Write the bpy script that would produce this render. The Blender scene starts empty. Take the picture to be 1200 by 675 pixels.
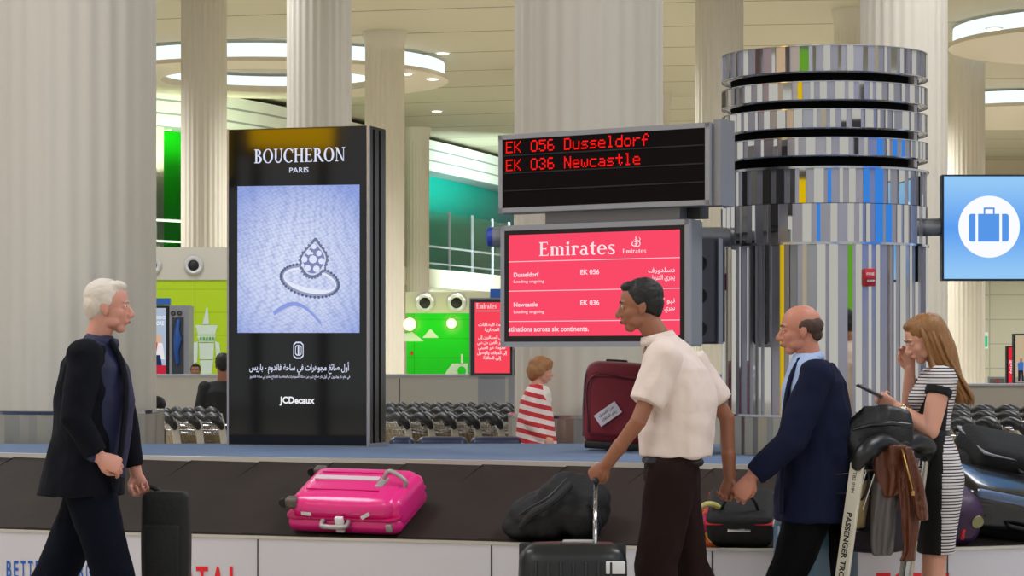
PW = (15, 5200, .64, 60, 2600)
import bpy, bmesh, math, random
from mathutils import Vector, Matrix, noise
random.seed(7)
PI = math.pi
F, EYE = 3000.0, 1.44            # focal length in pixels of a 1200 px wide frame, eye height
scn = bpy.context.scene
COL = scn.collection

def W(px, py, d):                # a point of the place, measured off the photograph at distance d
    return Vector(((px-600)/F*d, d, EYE-(py-415)/F*d))
def X(px, d): return (px-600)/F*d
def Z(py, d): return EYE-(py-415)/F*d
def lin(c):
    return tuple((v/255/12.92) if v/255 <= .04045 else ((v/255+.055)/1.055)**2.4 for v in c)

# ------------------------------------------------------------------ materials
MATS = {}
def mat(name, rgb, rough=.5, metal=0, spec=.5, bump=0, bscale=20, var=0, vscale=5, stretch=None, coat=0, sheen=0, sub=0):
    if name in MATS: return MATS[name]
    m = bpy.data.materials.new(name); m.use_nodes = True
    nt = m.node_tree; b = nt.nodes['Principled BSDF']
    c = lin(rgb); b.inputs['Base Color'].default_value = (*c, 1)
    b.inputs['Roughness'].default_value = rough; b.inputs['Metallic'].default_value = metal
    b.inputs['Specular IOR Level'].default_value = spec
    if coat: b.inputs['Coat Weight'].default_value = coat; b.inputs['Coat Roughness'].default_value = .08
    if sheen: b.inputs['Sheen Weight'].default_value = sheen
    if sub:
        b.inputs['Subsurface Weight'].default_value = sub; b.inputs['Subsurface Radius'].default_value = (.012, .005, .003)
        b.inputs['Subsurface Scale'].default_value = 1
    def coords(sc):
        t = nt.nodes.new('ShaderNodeTexCoord'); mp = nt.nodes.new('ShaderNodeMapping')
        nt.links.new(t.outputs['Object'], mp.inputs[0])
        mp.inputs['Scale'].default_value = stretch or (1, 1, 1)
        n = nt.nodes.new('ShaderNodeTexNoise'); n.inputs['Scale'].default_value = sc; n.inputs['Detail'].default_value = 4
        nt.links.new(mp.outputs[0], n.inputs['Vector']); return n
    if var:
        n = coords(vscale); r = nt.nodes.new('ShaderNodeMix'); r.data_type = 'RGBA'
        r.inputs[6].default_value = (*[max(0, v*(1-var)) for v in c], 1); r.inputs[7].default_value = (*[min(1, v*(1+var)) for v in c], 1)
        nt.links.new(n.outputs[0], r.inputs[0]); nt.links.new(r.outputs[2], b.inputs['Base Color'])
    if bump:
        n = coords(bscale); bp = nt.nodes.new('ShaderNodeBump'); bp.inputs['Strength'].default_value = bump; bp.inputs['Distance'].default_value = .02
        nt.links.new(n.outputs[0], bp.inputs['Height']); nt.links.new(bp.outputs[0], b.inputs['Normal'])
    MATS[name] = m; return m
def emit(name, rgb, s=1.0):
    if name in MATS: return MATS[name]
    m = bpy.data.materials.new(name); m.use_nodes = True; nt = m.node_tree; nt.nodes.clear()
    e = nt.nodes.new('ShaderNodeEmission'); e.inputs[0].default_value = (*lin(rgb), 1); e.inputs[1].default_value = s
    o = nt.nodes.new('ShaderNodeOutputMaterial'); nt.links.new(e.outputs[0], o.inputs[0]); MATS[name] = m; return m
class NT:                                          # tiny helper to write node formulas
    def __init__(s, m): s.nt = m.node_tree
    def n(s, t, **k):
        x = s.nt.nodes.new(t)
        for a, v in k.items(): setattr(x, a, v)
        return x
    def m(s, op, a, b=None, c=None):
        x = s.nt.nodes.new('ShaderNodeMath'); x.operation = op
        for i, v in enumerate((a, b, c)):
            if v is None: continue
            if isinstance(v, (int, float)): x.inputs[i].default_value = v
            else: s.nt.links.new(v, x.inputs[i])
        return x.outputs[0]
    def mix(s, f, a, b):
        x = s.nt.nodes.new('ShaderNodeMix'); x.data_type = 'RGBA'
        s.link(f, x.inputs[0])
        for i, v in ((6, a), (7, b)):
            if isinstance(v, tuple): x.inputs[i].default_value = (*lin(v), 1)
            else: s.link(v, x.inputs[i])
        return x.outputs[2]
    def link(s, a, b):
        if isinstance(a, (int, float)): b.default_value = a
        else: s.nt.links.new(a, b)
    def xyz(s, kind='Object'):
        if kind == 'World': g = s.n('ShaderNodeNewGeometry').outputs['Position']
        else: g = s.n('ShaderNodeTexCoord').outputs['Object']
        x = s.n('ShaderNodeSeparateXYZ'); s.nt.links.new(g, x.inputs[0]); return g, x.outputs[0], x.outputs[1], x.outputs[2]
    def base(s): return s.nt.nodes['Principled BSDF'].inputs['Base Color']

# ------------------------------------------------------------------ mesh helpers
def new(): return bmesh.new()
def box(bm, c, size, rot=None, mi=0, taper=None):
    M = Matrix.Translation(Vector(c)) @ (rot.to_4x4() if rot else Matrix())
    vs = []
    for z in (-.5, .5):
        t = taper if (taper and z > 0) else 1
        for x, y in ((-.5, -.5), (.5, -.5), (.5, .5), (-.5, .5)):
            vs.append(bm.verts.new(M @ Vector((x*size[0]*t, y*size[1]*t, z*size[2]))))
    for f in ((3, 2, 1, 0), (4, 5, 6, 7), (0, 1, 5, 4), (1, 2, 6, 5), (2, 3, 7, 6), (3, 0, 4, 7)):
        bm.faces.new([vs[i] for i in f]).material_index = mi
def quad(bm, pts, mi=0):
    f = bm.faces.new([bm.verts.new(Vector(p)) for p in pts]); f.material_index = mi; return f
def frame_of(a, b, up=Vector((0, 0, 1))):
    z = (b-a).normalized()
    if abs(z.dot(up)) > .98: up = Vector((0, 1, 0)) if abs(z.y) < .9 else Vector((1, 0, 0))
    x = up.cross(z).normalized(); y = z.cross(x); return x, y, z
def loft(bm, rings, cap=True, mi=0, closed=True):
    vr = [[bm.verts.new(p) for p in r] for r in rings]
    n = len(vr[0])
    for a, b in zip(vr, vr[1:]):
        for i in range(n if closed else n-1):
            j = (i+1) % n
            try: bm.faces.new((a[i], a[j], b[j], b[i])).material_index = mi
            except ValueError: pass
    if cap:
        for r in (vr[0][::-1], vr[-1]):
            bm.faces.new(r).material_index = mi
    return vr
def tube(bm, pts, rad, n=10, cap=True, up=Vector((0, 0, 1)), mi=0, rnd=False):
    """tube along points; rad is one radius, or a list of radii or (rx, ry) pairs; rnd rounds the ends"""
    pts = [Vector(p) for p in pts]
    rad = list(rad) if isinstance(rad, (list, tuple)) and len(rad) == len(pts) else [rad]*len(pts)
    rad = [r if isinstance(r, tuple) else (r, r) for r in rad]
    fr = []
    for i in range(len(pts)):
        a = pts[max(0, i-1)]; b = pts[min(len(pts)-1, i+1)]
        if not fr: fr.append(frame_of(a, b, up)); continue
        z = (b-a).normalized() if (b-a).length > 1e-9 else fr[-1][2]
        q_ = fr[-1][2].rotation_difference(z); x = q_ @ fr[-1][0]; x = (x-z*x.dot(z)).normalized()
        fr.append((x, z.cross(x), z))
    rings = []
    def ring(p, f, rx, ry): return [p + f[0]*math.cos(2*PI*k/n)*rx + f[1]*math.sin(2*PI*k/n)*ry for k in range(n)]
    if rnd:
        for k in (1, 2, 3):
            t = k/4*PI/2; c, s = math.sin(t), math.cos(t)
            rings.append(ring(pts[0]-fr[0][2]*s*min(rad[0]), fr[0], rad[0][0]*c, rad[0][1]*c))
    for p, f, r in zip(pts, fr, rad): rings.append(ring(p, f, *r))
    if rnd:
        for k in (3, 2, 1):
            t = k/4*PI/2; c, s = math.sin(t), math.cos(t)
            rings.append(ring(pts[-1]+fr[-1][2]*s*min(rad[-1]), fr[-1], rad[-1][0]*c, rad[-1][1]*c))
    loft(bm, rings, cap, mi)
def spline(pts, k=6):
    pts = [Vector(p) for p in pts]; P = [pts[0]*2-pts[1]]+pts+[pts[-1]*2-pts[-2]]; out = []
    for i in range(1, len(P)-2):
        for j in range(k):
            t = j/k; a, b, c, d = P[i-1:i+3]
            out.append(.5*((2*b)+(c-a)*t+(2*a-5*b+4*c-d)*t*t+(3*b-a-3*c+d)*t**3))
    out.append(pts[-1]); return out
def ell(bm, c, r, M=None, u=16, v=10, mi=0):
    c = Vector(c); r = r if isinstance(r, (tuple, list)) else (r, r, r); rings = []
    for i in range(1, v):
        a = PI*i/v-PI/2
        rings.append([c+(M or Matrix.Identity(3)) @ Vector((math.cos(2*PI*k/u)*math.cos(a)*r[0], math.sin(2*PI*k/u)*math.cos(a)*r[1], math.sin(a)*r[2])) for k in range(u)])
    loft(bm, rings, True, mi)
def rounded(bm, M, size, r=.04, seg=3, mi=0, puff=0):
    b2 = bmesh.new(); box(b2, (0, 0, 0), size)
    bmesh.ops.bevel(b2, geom=b2.edges[:], offset=r, segments=seg, profile=.5, affect='EDGES')
    if puff:
        bmesh.ops.subdivide_edges(b2, edges=[e for e in b2.edges if e.calc_length() > max(r*1.2, .04)], cuts=5, use_grid_fill=True)
        for v in b2.verts:
            q = [1-min(1, abs(v.co[i])/(size[i]/2))**2 for i in range(3)]
            for i in range(3):
                j, k = (i+1) % 3, (i+2) % 3
                if abs(v.co[i]) > size[i]/2*.8: v.co[i] += math.copysign(puff*max(0, q[j])*max(0, q[k]), v.co[i])
    b2.verts.index_update(); vm = [bm.verts.new(M @ v.co) for v in b2.verts]
    for f in b2.faces:
        try: bm.faces.new([vm[v.index] for v in f.verts]).material_index = mi
        except ValueError: pass
    b2.free()
def slab(bm, M, w, d, h, r, mi=0, n=6):
    """flat plate with rounded corners, w by d, h thick"""
    P = []
    for sx, sy, a0 in ((1, 1, 0), (-1, 1, 90), (-1, -1, 180), (1, -1, 270)):
        for k in range(n+1):
            a = math.radians(a0+90*k/n); P.append((sx*(w/2-r)+math.cos(a)*r, sy*(d/2-r)+math.sin(a)*r))
    loft(bm, [[M @ Vector((x, y, z)) for x, y in P] for z in (-h/2, h/2)], True, mi)
def lathe(bm, c, prof, n=32, mi=0, cap=True):
    c = Vector(c)
    loft(bm, [[c+Vector((math.cos(2*PI*k/n)*r, math.sin(2*PI*k/n)*r, z)) for k in range(n)] for r, z in prof], cap, mi)
def xf(bm, M): bmesh.ops.transform(bm, matrix=M, verts=bm.verts)

def obj(name, bm, m, parent=None, smooth=False, angle=None, local=None):
    """bm (world coordinates) becomes ONE mesh object; its origin is its parent's origin, or the foot of its own box"""
    bmesh.ops.recalc_face_normals(bm, faces=bm.faces[:])
    me = bpy.data.meshes.new(name)
    if parent is not None: org = parent.location.copy() if parent.parent is None else None
    o = bpy.data.objects.new(name, me); COL.objects.link(o)
    if parent is not None:
        M = world_of(parent)
        bmesh.ops.transform(bm, matrix=M.inverted(), verts=bm.verts); o.parent = parent
    elif bm.verts:
        xs = [v.co for v in bm.verts]
        org = Vector((*[(min(getattr(v, a) for v in xs)+max(getattr(v, a) for v in xs))/2 for a in 'xy'], min(v.z for v in xs)))
        bmesh.ops.translate(bm, vec=-org, verts=bm.verts); o.location = org
    bm.to_mesh(me); bm.free()
    for x in (m if isinstance(m, (list, tuple)) else [m]): me.materials.append(x)
    if smooth:
        me.polygons.foreach_set('use_smooth', [True]*len(me.polygons))
        if angle: me.set_sharp_from_angle(angle=math.radians(angle))
    return o
def world_of(o):
    M = Matrix.LocRotScale(o.location, o.rotation_euler, o.scale)
    return world_of(o.parent) @ M if o.parent else M
def thing(name, label, cat, loc, group=None):
    o = bpy.data.objects.new(name, None); COL.objects.link(o); o.location = Vector(loc); o.empty_display_size = .1
    return tag(o, label, cat, group)
def tag(o, label, cat, group=None):
    o['label'] = label; o['category'] = cat
    if group: o['group'] = group
    return o
def struct(o, label=None, cat=None, kind='structure'):
    o['kind'] = kind
    if label: o['label'] = label; o['category'] = cat or 'structure'
    return o
def lab(o, l): o['label'] = l; return o
def copy_tree(o, parent=None):
    c = o.copy(); COL.objects.link(c); c.parent = parent
    for ch in [x for x in KIDS.get(o.name, [])] or list(o.children): copy_tree(ch, c)
    return c
KIDS = {}
def solid(bm, voxel=.006, smooth=2, wrinkle=0, wf=(9, 9, 9), seed=0):
    """fuses overlapping closed shapes into one continuous skin and smooths it"""
    bmesh.ops.recalc_face_normals(bm, faces=bm.faces[:])
    me = bpy.data.meshes.new('t'); bm.to_mesh(me); bm.free()
    o = bpy.data.objects.new('t', me); COL.objects.link(o)
    r = o.modifiers.new('r', 'REMESH'); r.mode = 'VOXEL'; r.voxel_size = voxel
    if smooth:
        s = o.modifiers.new('s', 'SMOOTH'); s.iterations = smooth; s.factor = .5
    dg = bpy.context.evaluated_depsgraph_get()
    me2 = bpy.data.meshes.new_from_object(o.evaluated_get(dg))
    b = bmesh.new(); b.from_mesh(me2)
    bpy.data.objects.remove(o); bpy.data.meshes.remove(me); bpy.data.meshes.remove(me2)
    if wrinkle:
        b.normal_update(); off = Vector((seed*3.1, seed*1.7, seed))
        for v in b.verts:
            p = Vector((v.co.x*wf[0], v.co.y*wf[1], v.co.z*wf[2]))+off
            k = noise.noise(p)+.5*noise.noise(p*2.1)
            v.co += v.normal*k*wrinkle
    return b

# ------------------------------------------------------------------ writing
AR = {'ا': 'FE8D FE8E FE8D FE8E', 'أ': 'FE83 FE84 FE83 FE84', 'ب': 'FE8F FE90 FE91 FE92', 'ة': 'FE93 FE94 FE93 FE94', 'ت': 'FE95 FE96 FE97 FE98',
      'ج': 'FE9D FE9E FE9F FEA0', 'ح': 'FEA1 FEA2 FEA3 FEA4', 'د': 'FEA9 FEAA FEA9 FEAA', 'ر': 'FEAD FEAE FEAD FEAE', 'س': 'FEB1 FEB2 FEB3 FEB4',
      'ص': 'FEB9 FEBA FEBB FEBC', 'غ': 'FECD FECE FECF FED0', 'ف': 'FED1 FED2 FED3 FED4', 'ك': 'FED9 FEDA FEDB FEDC', 'ل': 'FEDD FEDE FEDF FEE0',
      'م': 'FEE1 FEE2 FEE3 FEE4', 'ن': 'FEE5 FEE6 FEE7 FEE8', 'ه': 'FEE9 FEEA FEEB FEEC', 'و': 'FEED FEEE FEED FEEE', 'ي': 'FEF1 FEF2 FEF3 FEF4',
      'ئ': 'FE89 FE8A FE8B FE8C', 'خ': 'FEA5 FEA6 FEA7 FEA8', 'ش': 'FEB5 FEB6 FEB7 FEB8', 'ق': 'FED5 FED6 FED7 FED8', 'ع': 'FEC9 FECA FECB FECC', 'ط': 'FEC1 FEC2 FEC3 FEC4', 'إ': 'FE87 FE88 FE87 FE88', 'ى': 'FEEF FEF0 FEEF FEF0'}
NOFWD = set('اأدروةإى')
def arabic(s):
    out = []
    for i, c in enumerate(s):
        if c not in AR: out.append(c); continue
        pj = i > 0 and s[i-1] in AR and s[i-1] not in NOFWD
        nj = i+1 < len(s) and s[i+1] in AR and c not in NOFWD
        out.append(chr(int(AR[c].split()[(3 if nj else 1) if pj else (2 if nj else 0)], 16)))
    return ''.join(out[::-1])
def text_bm(s, M, height, width=None, align='CENTER', bold=0, bm=None, mi=0, mid=False):
    """flat lettering, cap height given in metres, squeezed to a width if asked; M maps x right, y up"""
    c = bpy.data.curves.new('t', 'FONT'); c.body = s; c.size = 1; c.align_x = align; c.offset = bold; c.resolution_u = 3
    o = bpy.data.objects.new('t', c); COL.objects.link(o)
    dg = bpy.context.evaluated_depsgraph_get(); me = bpy.data.meshes.new_from_object(o.evaluated_get(dg))
    bpy.data.objects.remove(o); bpy.data.curves.remove(c)
    b = bmesh.new(); b.from_mesh(me); bpy.data.meshes.remove(me)
    k = height/.72
    if width:
        w = max(v.co.x for v in b.verts)-min(v.co.x for v in b.verts); kx = width/w
    else: kx = k
    for v in b.verts: v.co = M @ Vector((v.co.x*kx, v.co.y*k, 0))
    if bm is None: return b
    b.verts.index_update(); vm = [bm.verts.new(v.co) for v in b.verts]
    for f in b.faces:
        bm.faces.new([vm[v.index] for v in f.verts]).material_index = mi
    b.free(); return bm
# a small serif alphabet made of stems, bowls and serifs (cap height 1)
def serif(bm, s, M, h, width=None, track=.1, mi=0):
    st, th, sf = .2, .07, .07
    S = []; x = 0.0
    def R(a, b, c, d): S.append([(a, b), (c, b), (c, d), (a, d)])
    def P(*p): S.append(list(p))
    def arc(cx, cy, rx, ry, a0, a1, wv=st, wh=th, n=20):
        for i in range(n):
            t0, t1 = (math.radians(a0+(a1-a0)*q/n) for q in (i, i+1))
            o = [(cx+rx*math.cos(t), cy+ry*math.sin(t)) for t in (t0, t1)]; q = [(cx+(rx-wv)*math.cos(t), cy+(ry-wh)*math.sin(t)) for t in (t1, t0)]
            S.append(o+q)
    def foot(xc, y, w=.17): P((xc-w, y), (xc+w, y), (xc+w, y+.035), (xc+.085, y+sf), (xc-.085, y+sf), (xc-w, y+.035))
    def head(xc, y, w=.17): P((xc-w, y), (xc-w, y-.035), (xc-.085, y-sf), (xc+.085, y-sf), (xc+w, y-.035), (xc+w, y))
    def flag(xc, y): P((xc-.2, y-.04), (xc+.085, y+.02), (xc+.085, y-.1), (xc-.085, y-.12))
    XH = .68
    for ch in s:
        n0 = len(S)
        if ch == 'B': R(.1, 0, .27, 1); foot(.18, 0, .18); head(.18, 1, .18); arc(.3, .75, .3, .25, -90, 90); arc(.32, .26, .36, .28, -90, 90); R(.2, .93, .32, 1); R(.2, .485, .32, .54); R(.2, 0, .34, .06); w = .72
        elif ch == 'O': arc(.45, .5, .45, .52, 0, 360, .19, .06, 36); w = .9
        elif ch == 'U': R(.1, .3, .27, 1); head(.18, 1); arc(.41, .33, .31, .35, 180, 360, .12, .09); R(.64, .3, .72, 1); head(.68, 1, .14); w = .82
        elif ch == 'C': arc(.47, .5, .47, .52, 42, 318, .19, .06, 30); P((.74, .7), (.82, .7), (.84, 1.0), (.78, .92)); w = .84
        elif ch == 'H': R(.1, 0, .27, 1); R(.62, 0, .79, 1); R(.2, .47, .7, .54); foot(.185, 0); head(.185, 1); foot(.705, 0); head(.705, 1); w = .89
        elif ch == 'E': R(.1, 0, .27, 1); foot(.18, 0); head(.18, 1); R(.1, .94, .62, 1); R(.1, 0, .66, .06); R(.2, .48, .52, .54); P((.62, 1), (.64, .76), (.56, .94)); P((.66, 0), (.7, .27), (.6, .06)); R(.5, .4, .53, .62); w = .72
        elif ch == 'R': R(.1, 0, .27, 1); foot(.18, 0, .18); head(.18, 1, .18); arc(.3, .73, .34, .27, -90, 90); R(.2, .93, .32, 1); R(.2, .46, .34, .52); P((.33, .5), (.52, .5), (.86, .05), (.95, 0), (.7, 0)); w = .86
        elif ch == 'N': R(.14, 0, .2, 1); R(.74, 0, .8, 1); P((.06, 1), (.26, 1), (.8, 0), (.68, 0)); foot(.17, 0, .14); head(.77, 1, .14); head(.12, 1, .12); w = .88
        elif ch == 'm':
            R(.1, 0, .27, XH); flag(.185, XH)
            for q in (.32, .68): arc(q+.06, XH-.2, .24, .2, 0, 125, st, .08); R(q+.13, 0, q+.3, XH-.2)
            for q in (.185, .535, .895): foot(q, 0, .15)
            w = 1.06
        elif ch == 'i': R(.1, 0, .27, XH); flag(.185, XH); foot(.185, 0, .16); arc(.185, .88, .1, .1, 0, 360, .1, .1); w = .36
        elif ch == 'r': R(.1, 0, .27, XH); flag(.185, XH); foot(.185, 0, .16); arc(.36, XH-.17, .16, .18, 20, 150, .14, .08); arc(.44, XH-.1, .09, .09, 0, 360, .09, .09); w = .54
        elif ch == 'a': arc(.3, XH-.2, .24, .21, 0, 150, .16, .07); R(.38, .05, .54, XH-.2); arc(.29, .2, .25, .22, 40, 330, .15, .06); P((.38, .1), (.54, .14), (.66, .02), (.5, -.02)); w = .66
        elif ch == 't': P((.12, .12), (.29, .12), (.29, .95), (.12, .8)); arc(.3, .15, .18, .17, 180, 320, .16, .07); R(.02, XH-.07, .46, XH); w = .48
        elif ch == 'e': arc(.34, XH/2, .33, XH/2+.02, 0, 320, .16, .06, 28); R(.1, XH/2, .66, XH/2+.06); w = .68
        elif ch == 's': arc(.27, XH-.18, .22, .2, 40, 250, .12, .07); arc(.27, .17, .23, .19, -140, 75, .13, .07); P((.12, XH-.25), (.24, XH-.22), (.44, .26), (.36, .2)); P((.42, XH), (.47, XH), (.46, XH-.18), (.4, XH-.12)); P((.06, 0), (.02, 0), (.03, .2), (.08, .14)); w = .52
        elif ch == ' ': w = .3
        for q in range(n0, len(S)): S[q] = [(a+x, b) for a, b in S[q]]
        x += w+track
    x -= track; k = h; kx = (width/x) if width else h
    for i, p in enumerate(S):
        f = quad(bm, [M @ Vector(((a-x/2)*kx, b*k, (i % 7)*2e-5)) for a, b in p], mi)
    return x*kx
FONT5 = {'E': '11111 10000 10000 11110 10000 10000 11111', 'K': '10001 10010 10100 11000 10100 10010 10001', '0': '01110 10001 10001 10001 10001 10001 01110',
 '5': '11111 10000 11110 00001 00001 10001 01110', '6': '01110 10000 10000 11110 10001 10001 01110', '3': '01110 10001 00001 00110 00001 10001 01110',
 'D': '11110 10001 10001 10001 10001 10001 11110', 'u': '00000 00000 10001 10001 10001 10001 01111', 's': '00000 00000 01111 10000 01110 00001 11110',
 'e': '00000 00000 01110 10001 11111 10000 01111', 'l': '01100 00100 00100 00100 00100 00100 01110', 'd': '00001 00001 01111 10001 10001 10001 01111',
 'o': '00000 00000 01110 10001 10001 10001 01110', 'r': '00000 00000 10111 11000 10000 10000 10000', 'f': '00110 01001 01000 11110 01000 01000 01000',
 'N': '10001 11001 11001 10101 10011 10011 10001', 'w': '00000 00000 10001 10001 10101 10101 01010', 'c': '00000 00000 01111 10000 10000 10000 01111',
 'a': '00000 00000 01110 00001 01111 10001 01111', 't': '00100 00100 11111 00100 00100 00101 00010', ' ': ' '.join(['00000']*7)}
def led(bm, s, M, dot, pitch):
    for i, ch in enumerate(s):
        for r, row in enumerate(FONT5[ch].split()):
            for c, b in enumerate(row):
                if b == '1':
                    x, y = (i*6+c)*pitch, (6-r)*pitch
                    quad(bm, [M @ Vector((x+a*dot, y+b2*dot, 0)) for a, b2 in ((0, 0), (1, 0), (1, 1), (0, 1))])
def plane_M(o, xd, yd=(0, 0, 1)):
    xd, yd = Vector(xd).normalized(), Vector(yd).normalized(); z = xd.cross(yd)
    M = Matrix((xd, yd, z)).transposed().to_4x4(); M.translation = Vector(o); return M
CEIL = EYE+9.1
# ------------------------------------------------------------------ materials of the place
cream = mat('cream column', (205, 198, 184), .45, bump=.05, bscale=3, var=.03, vscale=.4)
brushed = mat('brushed steel', (176, 172, 162), .32, .85, bump=.05, bscale=3, stretch=(30, 30, .5))
steel = mat('grey steel', (150, 152, 158), .4, .6)
satin = mat('satin aluminium', (172, 170, 180), .28, .85)
mirror = mat('mirror steel', (226, 222, 212), .03, 1)
black = mat('matt black', (10, 10, 11), .6)
gloss = mat('black glass', (5, 5, 6), .05, 0, .6)
grey = mat('grey painted metal', (140, 142, 148), .42, .3)
dgrey = mat('dark grey metal', (62, 63, 68), .5, .3)
rubber = mat('black rubber', (14, 14, 15), .55)
chrome = mat('chrome wire', (200, 200, 205), .18, 1)
white = mat('white enamel', (225, 224, 222), .4)
redp = mat('red plastic', (190, 20, 38), .35)

# ------------------------------------------------------------------ shell of the hall
bm = new(); quad(bm, [(-60, -25, 0), (60, -25, 0), (60, 135, 0), (-60, 135, 0)])
m = mat('pale stone floor', (188, 180, 166), .25); q = NT(m)
g, x, y, z = q.xyz('World')
jx = q.m('LESS_THAN', q.m('MODULO', q.m('ADD', x, 600), .9), .008); jy = q.m('LESS_THAN', q.m('MODULO', q.m('ADD', y, 600), .9), .008)
q.link(q.mix(q.m('MAXIMUM', jx, jy), (188, 180, 166), (120, 114, 104)), q.base())
fl = obj('floor', bm, m); struct(fl)

m = mat('beige ceiling', (176, 170, 148), .6); q = NT(m)
g, x, y, z = q.xyz('World')
dx = q.m('SUBTRACT', x, 19); dy = q.m('SUBTRACT', y, 160)
rr = q.m('SQRT', q.m('ADD', q.m('MULTIPLY', dx, dx), q.m('MULTIPLY', dy, dy)))
ln = q.m('LESS_THAN', q.m('MODULO', q.m('ADD', rr, 1.2), 4.8), .16)
q.link(q.mix(ln, (176, 170, 148), (120, 110, 84)), q.base())
ceilm = m
# the ceiling is one sheet with the round recesses above the light discs left open
bm = new()
for (x0, x1, y0, y1) in ((-60, 60, -25, 135),):
    box(bm, ((x0+x1)/2, (y0+y1)/2, CEIL+.25), (x1-x0, y1-y0, .5))
o = obj('ceiling', bm, ceilm); struct(o)

m = mat('beige panelled wall', (190, 186, 164), .5); q = NT(m)
g, x, y, z = q.xyz('World')
jx = q.m('LESS_THAN', q.m('MODULO', q.m('ADD', x, 600.6), 3.1), .06); jz = q.m('LESS_THAN', q.m('MODULO', q.m('ADD', z, .4), 1.15), .05)
q.link(q.mix(q.m('MAXIMUM', jx, jz), (188, 186, 166), (160, 158, 140)), q.base())
bm = new(); box(bm, (26, 121, CEIL/2), (50, .5, CEIL)); o = obj('wall_back', bm, m); struct(o)
bm = new(); box(bm, (26, 120.3, CEIL-1.4), (50, .8, .5)); box(bm, (26, 120.5, CEIL-.6), (50, .5, 1.3)); struct(obj('trim_1', bm, mat('tan fascia', (196, 182, 158), .5)))
bm = new(); box(bm, (24, 120.5, CEIL-2.6), (10, .3, 1.7)); struct(obj('trim_2', bm, mat('dull grey green panel', (148, 148, 128), .5)))  # darker grey green panel on the far wall
# curved green wall under a white cornice, with the gallery floor in front of it
gw = [(-30, 76), (-20, 81), (-12, 87), (-6.8, 100), (-1.5, 117), (1, 132)]
def gpath(off):
    p = spline([(a, b, 0) for a, b in gw], 6); out = []
    for i, v in enumerate(p):
        t = (p[min(i+1, len(p)-1)]-p[max(i-1, 0)]).normalized(); out.append(v+Vector((t.y, -t.x, 0))*off)
    return out
def band(bm, off, z0, z1, th=.2, mi=0):
    a, b = gpath(off), gpath(off-th)
    loft(bm, [[p+Vector((0, 0, z0)), p+Vector((0, 0, z1)), r+Vector((0, 0, z1)), r+Vector((0, 0, z0))] for p, r in zip(a, b)], True, mi)
m = mat('green to teal glass wall', (30, 190, 60), .5, spec=.15); q = NT(m)
g, x, y, z = q.xyz('World')
t = q.m('MULTIPLY_ADD', x, 1/3.5, 2.1)
t = q.m('MINIMUM', q.m('MAXIMUM', t, 0), 1)
q.link(q.mix(t, (10, 190, 10), (0, 150, 136)), q.base())
bm = new(); band(bm, 0, 4.9, CEIL, .3); struct(obj('wall_gallery', bm, m))
m = mat('white ribbed cornice', (222, 226, 222), .4); q = NT(m)
g, x, y, z = q.xyz('World')
q.link(q.mix(q.m('LESS_THAN', q.m('MODULO', z, .45), .07), (222, 226, 222), (140, 150, 150)), q.base())
bm = new(); band(bm, 1.2, CEIL-1.5, CEIL-.2, 1.1); struct(obj('trim_3', bm, m))
bm = new(); band(bm, 1.6, 4.2, 4.95, 1.9); struct(obj('trim_4', bm, mat('gallery slab edge', (206, 200, 180), .5)))
bm = new(); band(bm, .2, 0, 4.9, .2); struct(obj('wall_under_gallery', bm, mat('pale wall', (196, 190, 172), .5)))
def booth(label, px0, px1, d, yb, yt, rgb, wallz=0):
    x0, x1 = X(px0, d), X(px1, d); z1, z2 = Z(yb, d), Z(yt, d)
    t = thing('graphic_booth', label, 'booth', ((x0+x1)/2, d+1, 0))
    m = mat('panel '+str(rgb), rgb, .22); q = NT(m); g, x, y, z = q.xyz('World')
    ln = q.m('MAXIMUM', q.m('LESS_THAN', q.m('MODULO', q.m('ADD', x, 300), 1.3), .015), q.m('LESS_THAN', q.m('MODULO', z, .45), .012))
    q.link(q.mix(ln, rgb, tuple(int(v*.8) for v in rgb)), q.base())
    bm = new(); box(bm, ((x0+x1)/2, d+1, z1/2), (x1-x0, 2, z1)); obj('graphic_panel', bm, m, t)
    bm = new(); box(bm, ((x0+x1)/2, d+1, (z1+z2)/2), (x1-x0+.04, 2.06, z2-z1)); obj('nozzle_band', bm, mat('beige metal band', (190, 186, 172), .4), t)
    return t
booth('lime green booth with white tower graphic left of the totem', 120, 300, 50, 328, 290, (168, 200, 8))
booth('bright green booth with white triangle graphics between totem and red screens', 476.5, 612, 60, 367, 342, (10, 196, 14))
# glass balustrade of the gallery
bl = thing('glass_balustrade', 'tall glass balustrade with steel posts along the green gallery', 'balustrade', (-6, 96, 4.95))
glassm = mat('clear glass', (220, 240, 232), .03); glassm.node_tree.nodes['Principled BSDF'].inputs['Transmission Weight'].default_value = 1
glassm.node_tree.nodes['Principled BSDF'].inputs['IOR'].default_value = 1.1
pp = gpath(1.4)
for i in range(0, len(pp)-1):
    a, b = pp[i], pp[i+1]
    for k in range(1):
        p = a.lerp(b, k/2); bm = new(); box(bm, (p.x, p.y, 6.2), (.11, .11, 2.5)); obj('post', bm, satin, bl)
bm = new(); tube(bm, [p+Vector((0, 0, 5.9)) for p in pp], .05, 6); obj('rail', bm, steel, bl)
bm = new(); tube(bm, [p+Vector((0, 0, 5.2)) for p in pp], .04, 6); obj('rail', bm, steel, bl)
bm = new(); loft(bm, [[p+Vector((0, 0, 5.0)), p+Vector((0, 0, 7.35)), p+Vector((.03, .03, 7.35)), p+Vector((.03, .03, 5.0))] for p in pp]); obj('glass_panel', bm, glassm, bl)

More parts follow.
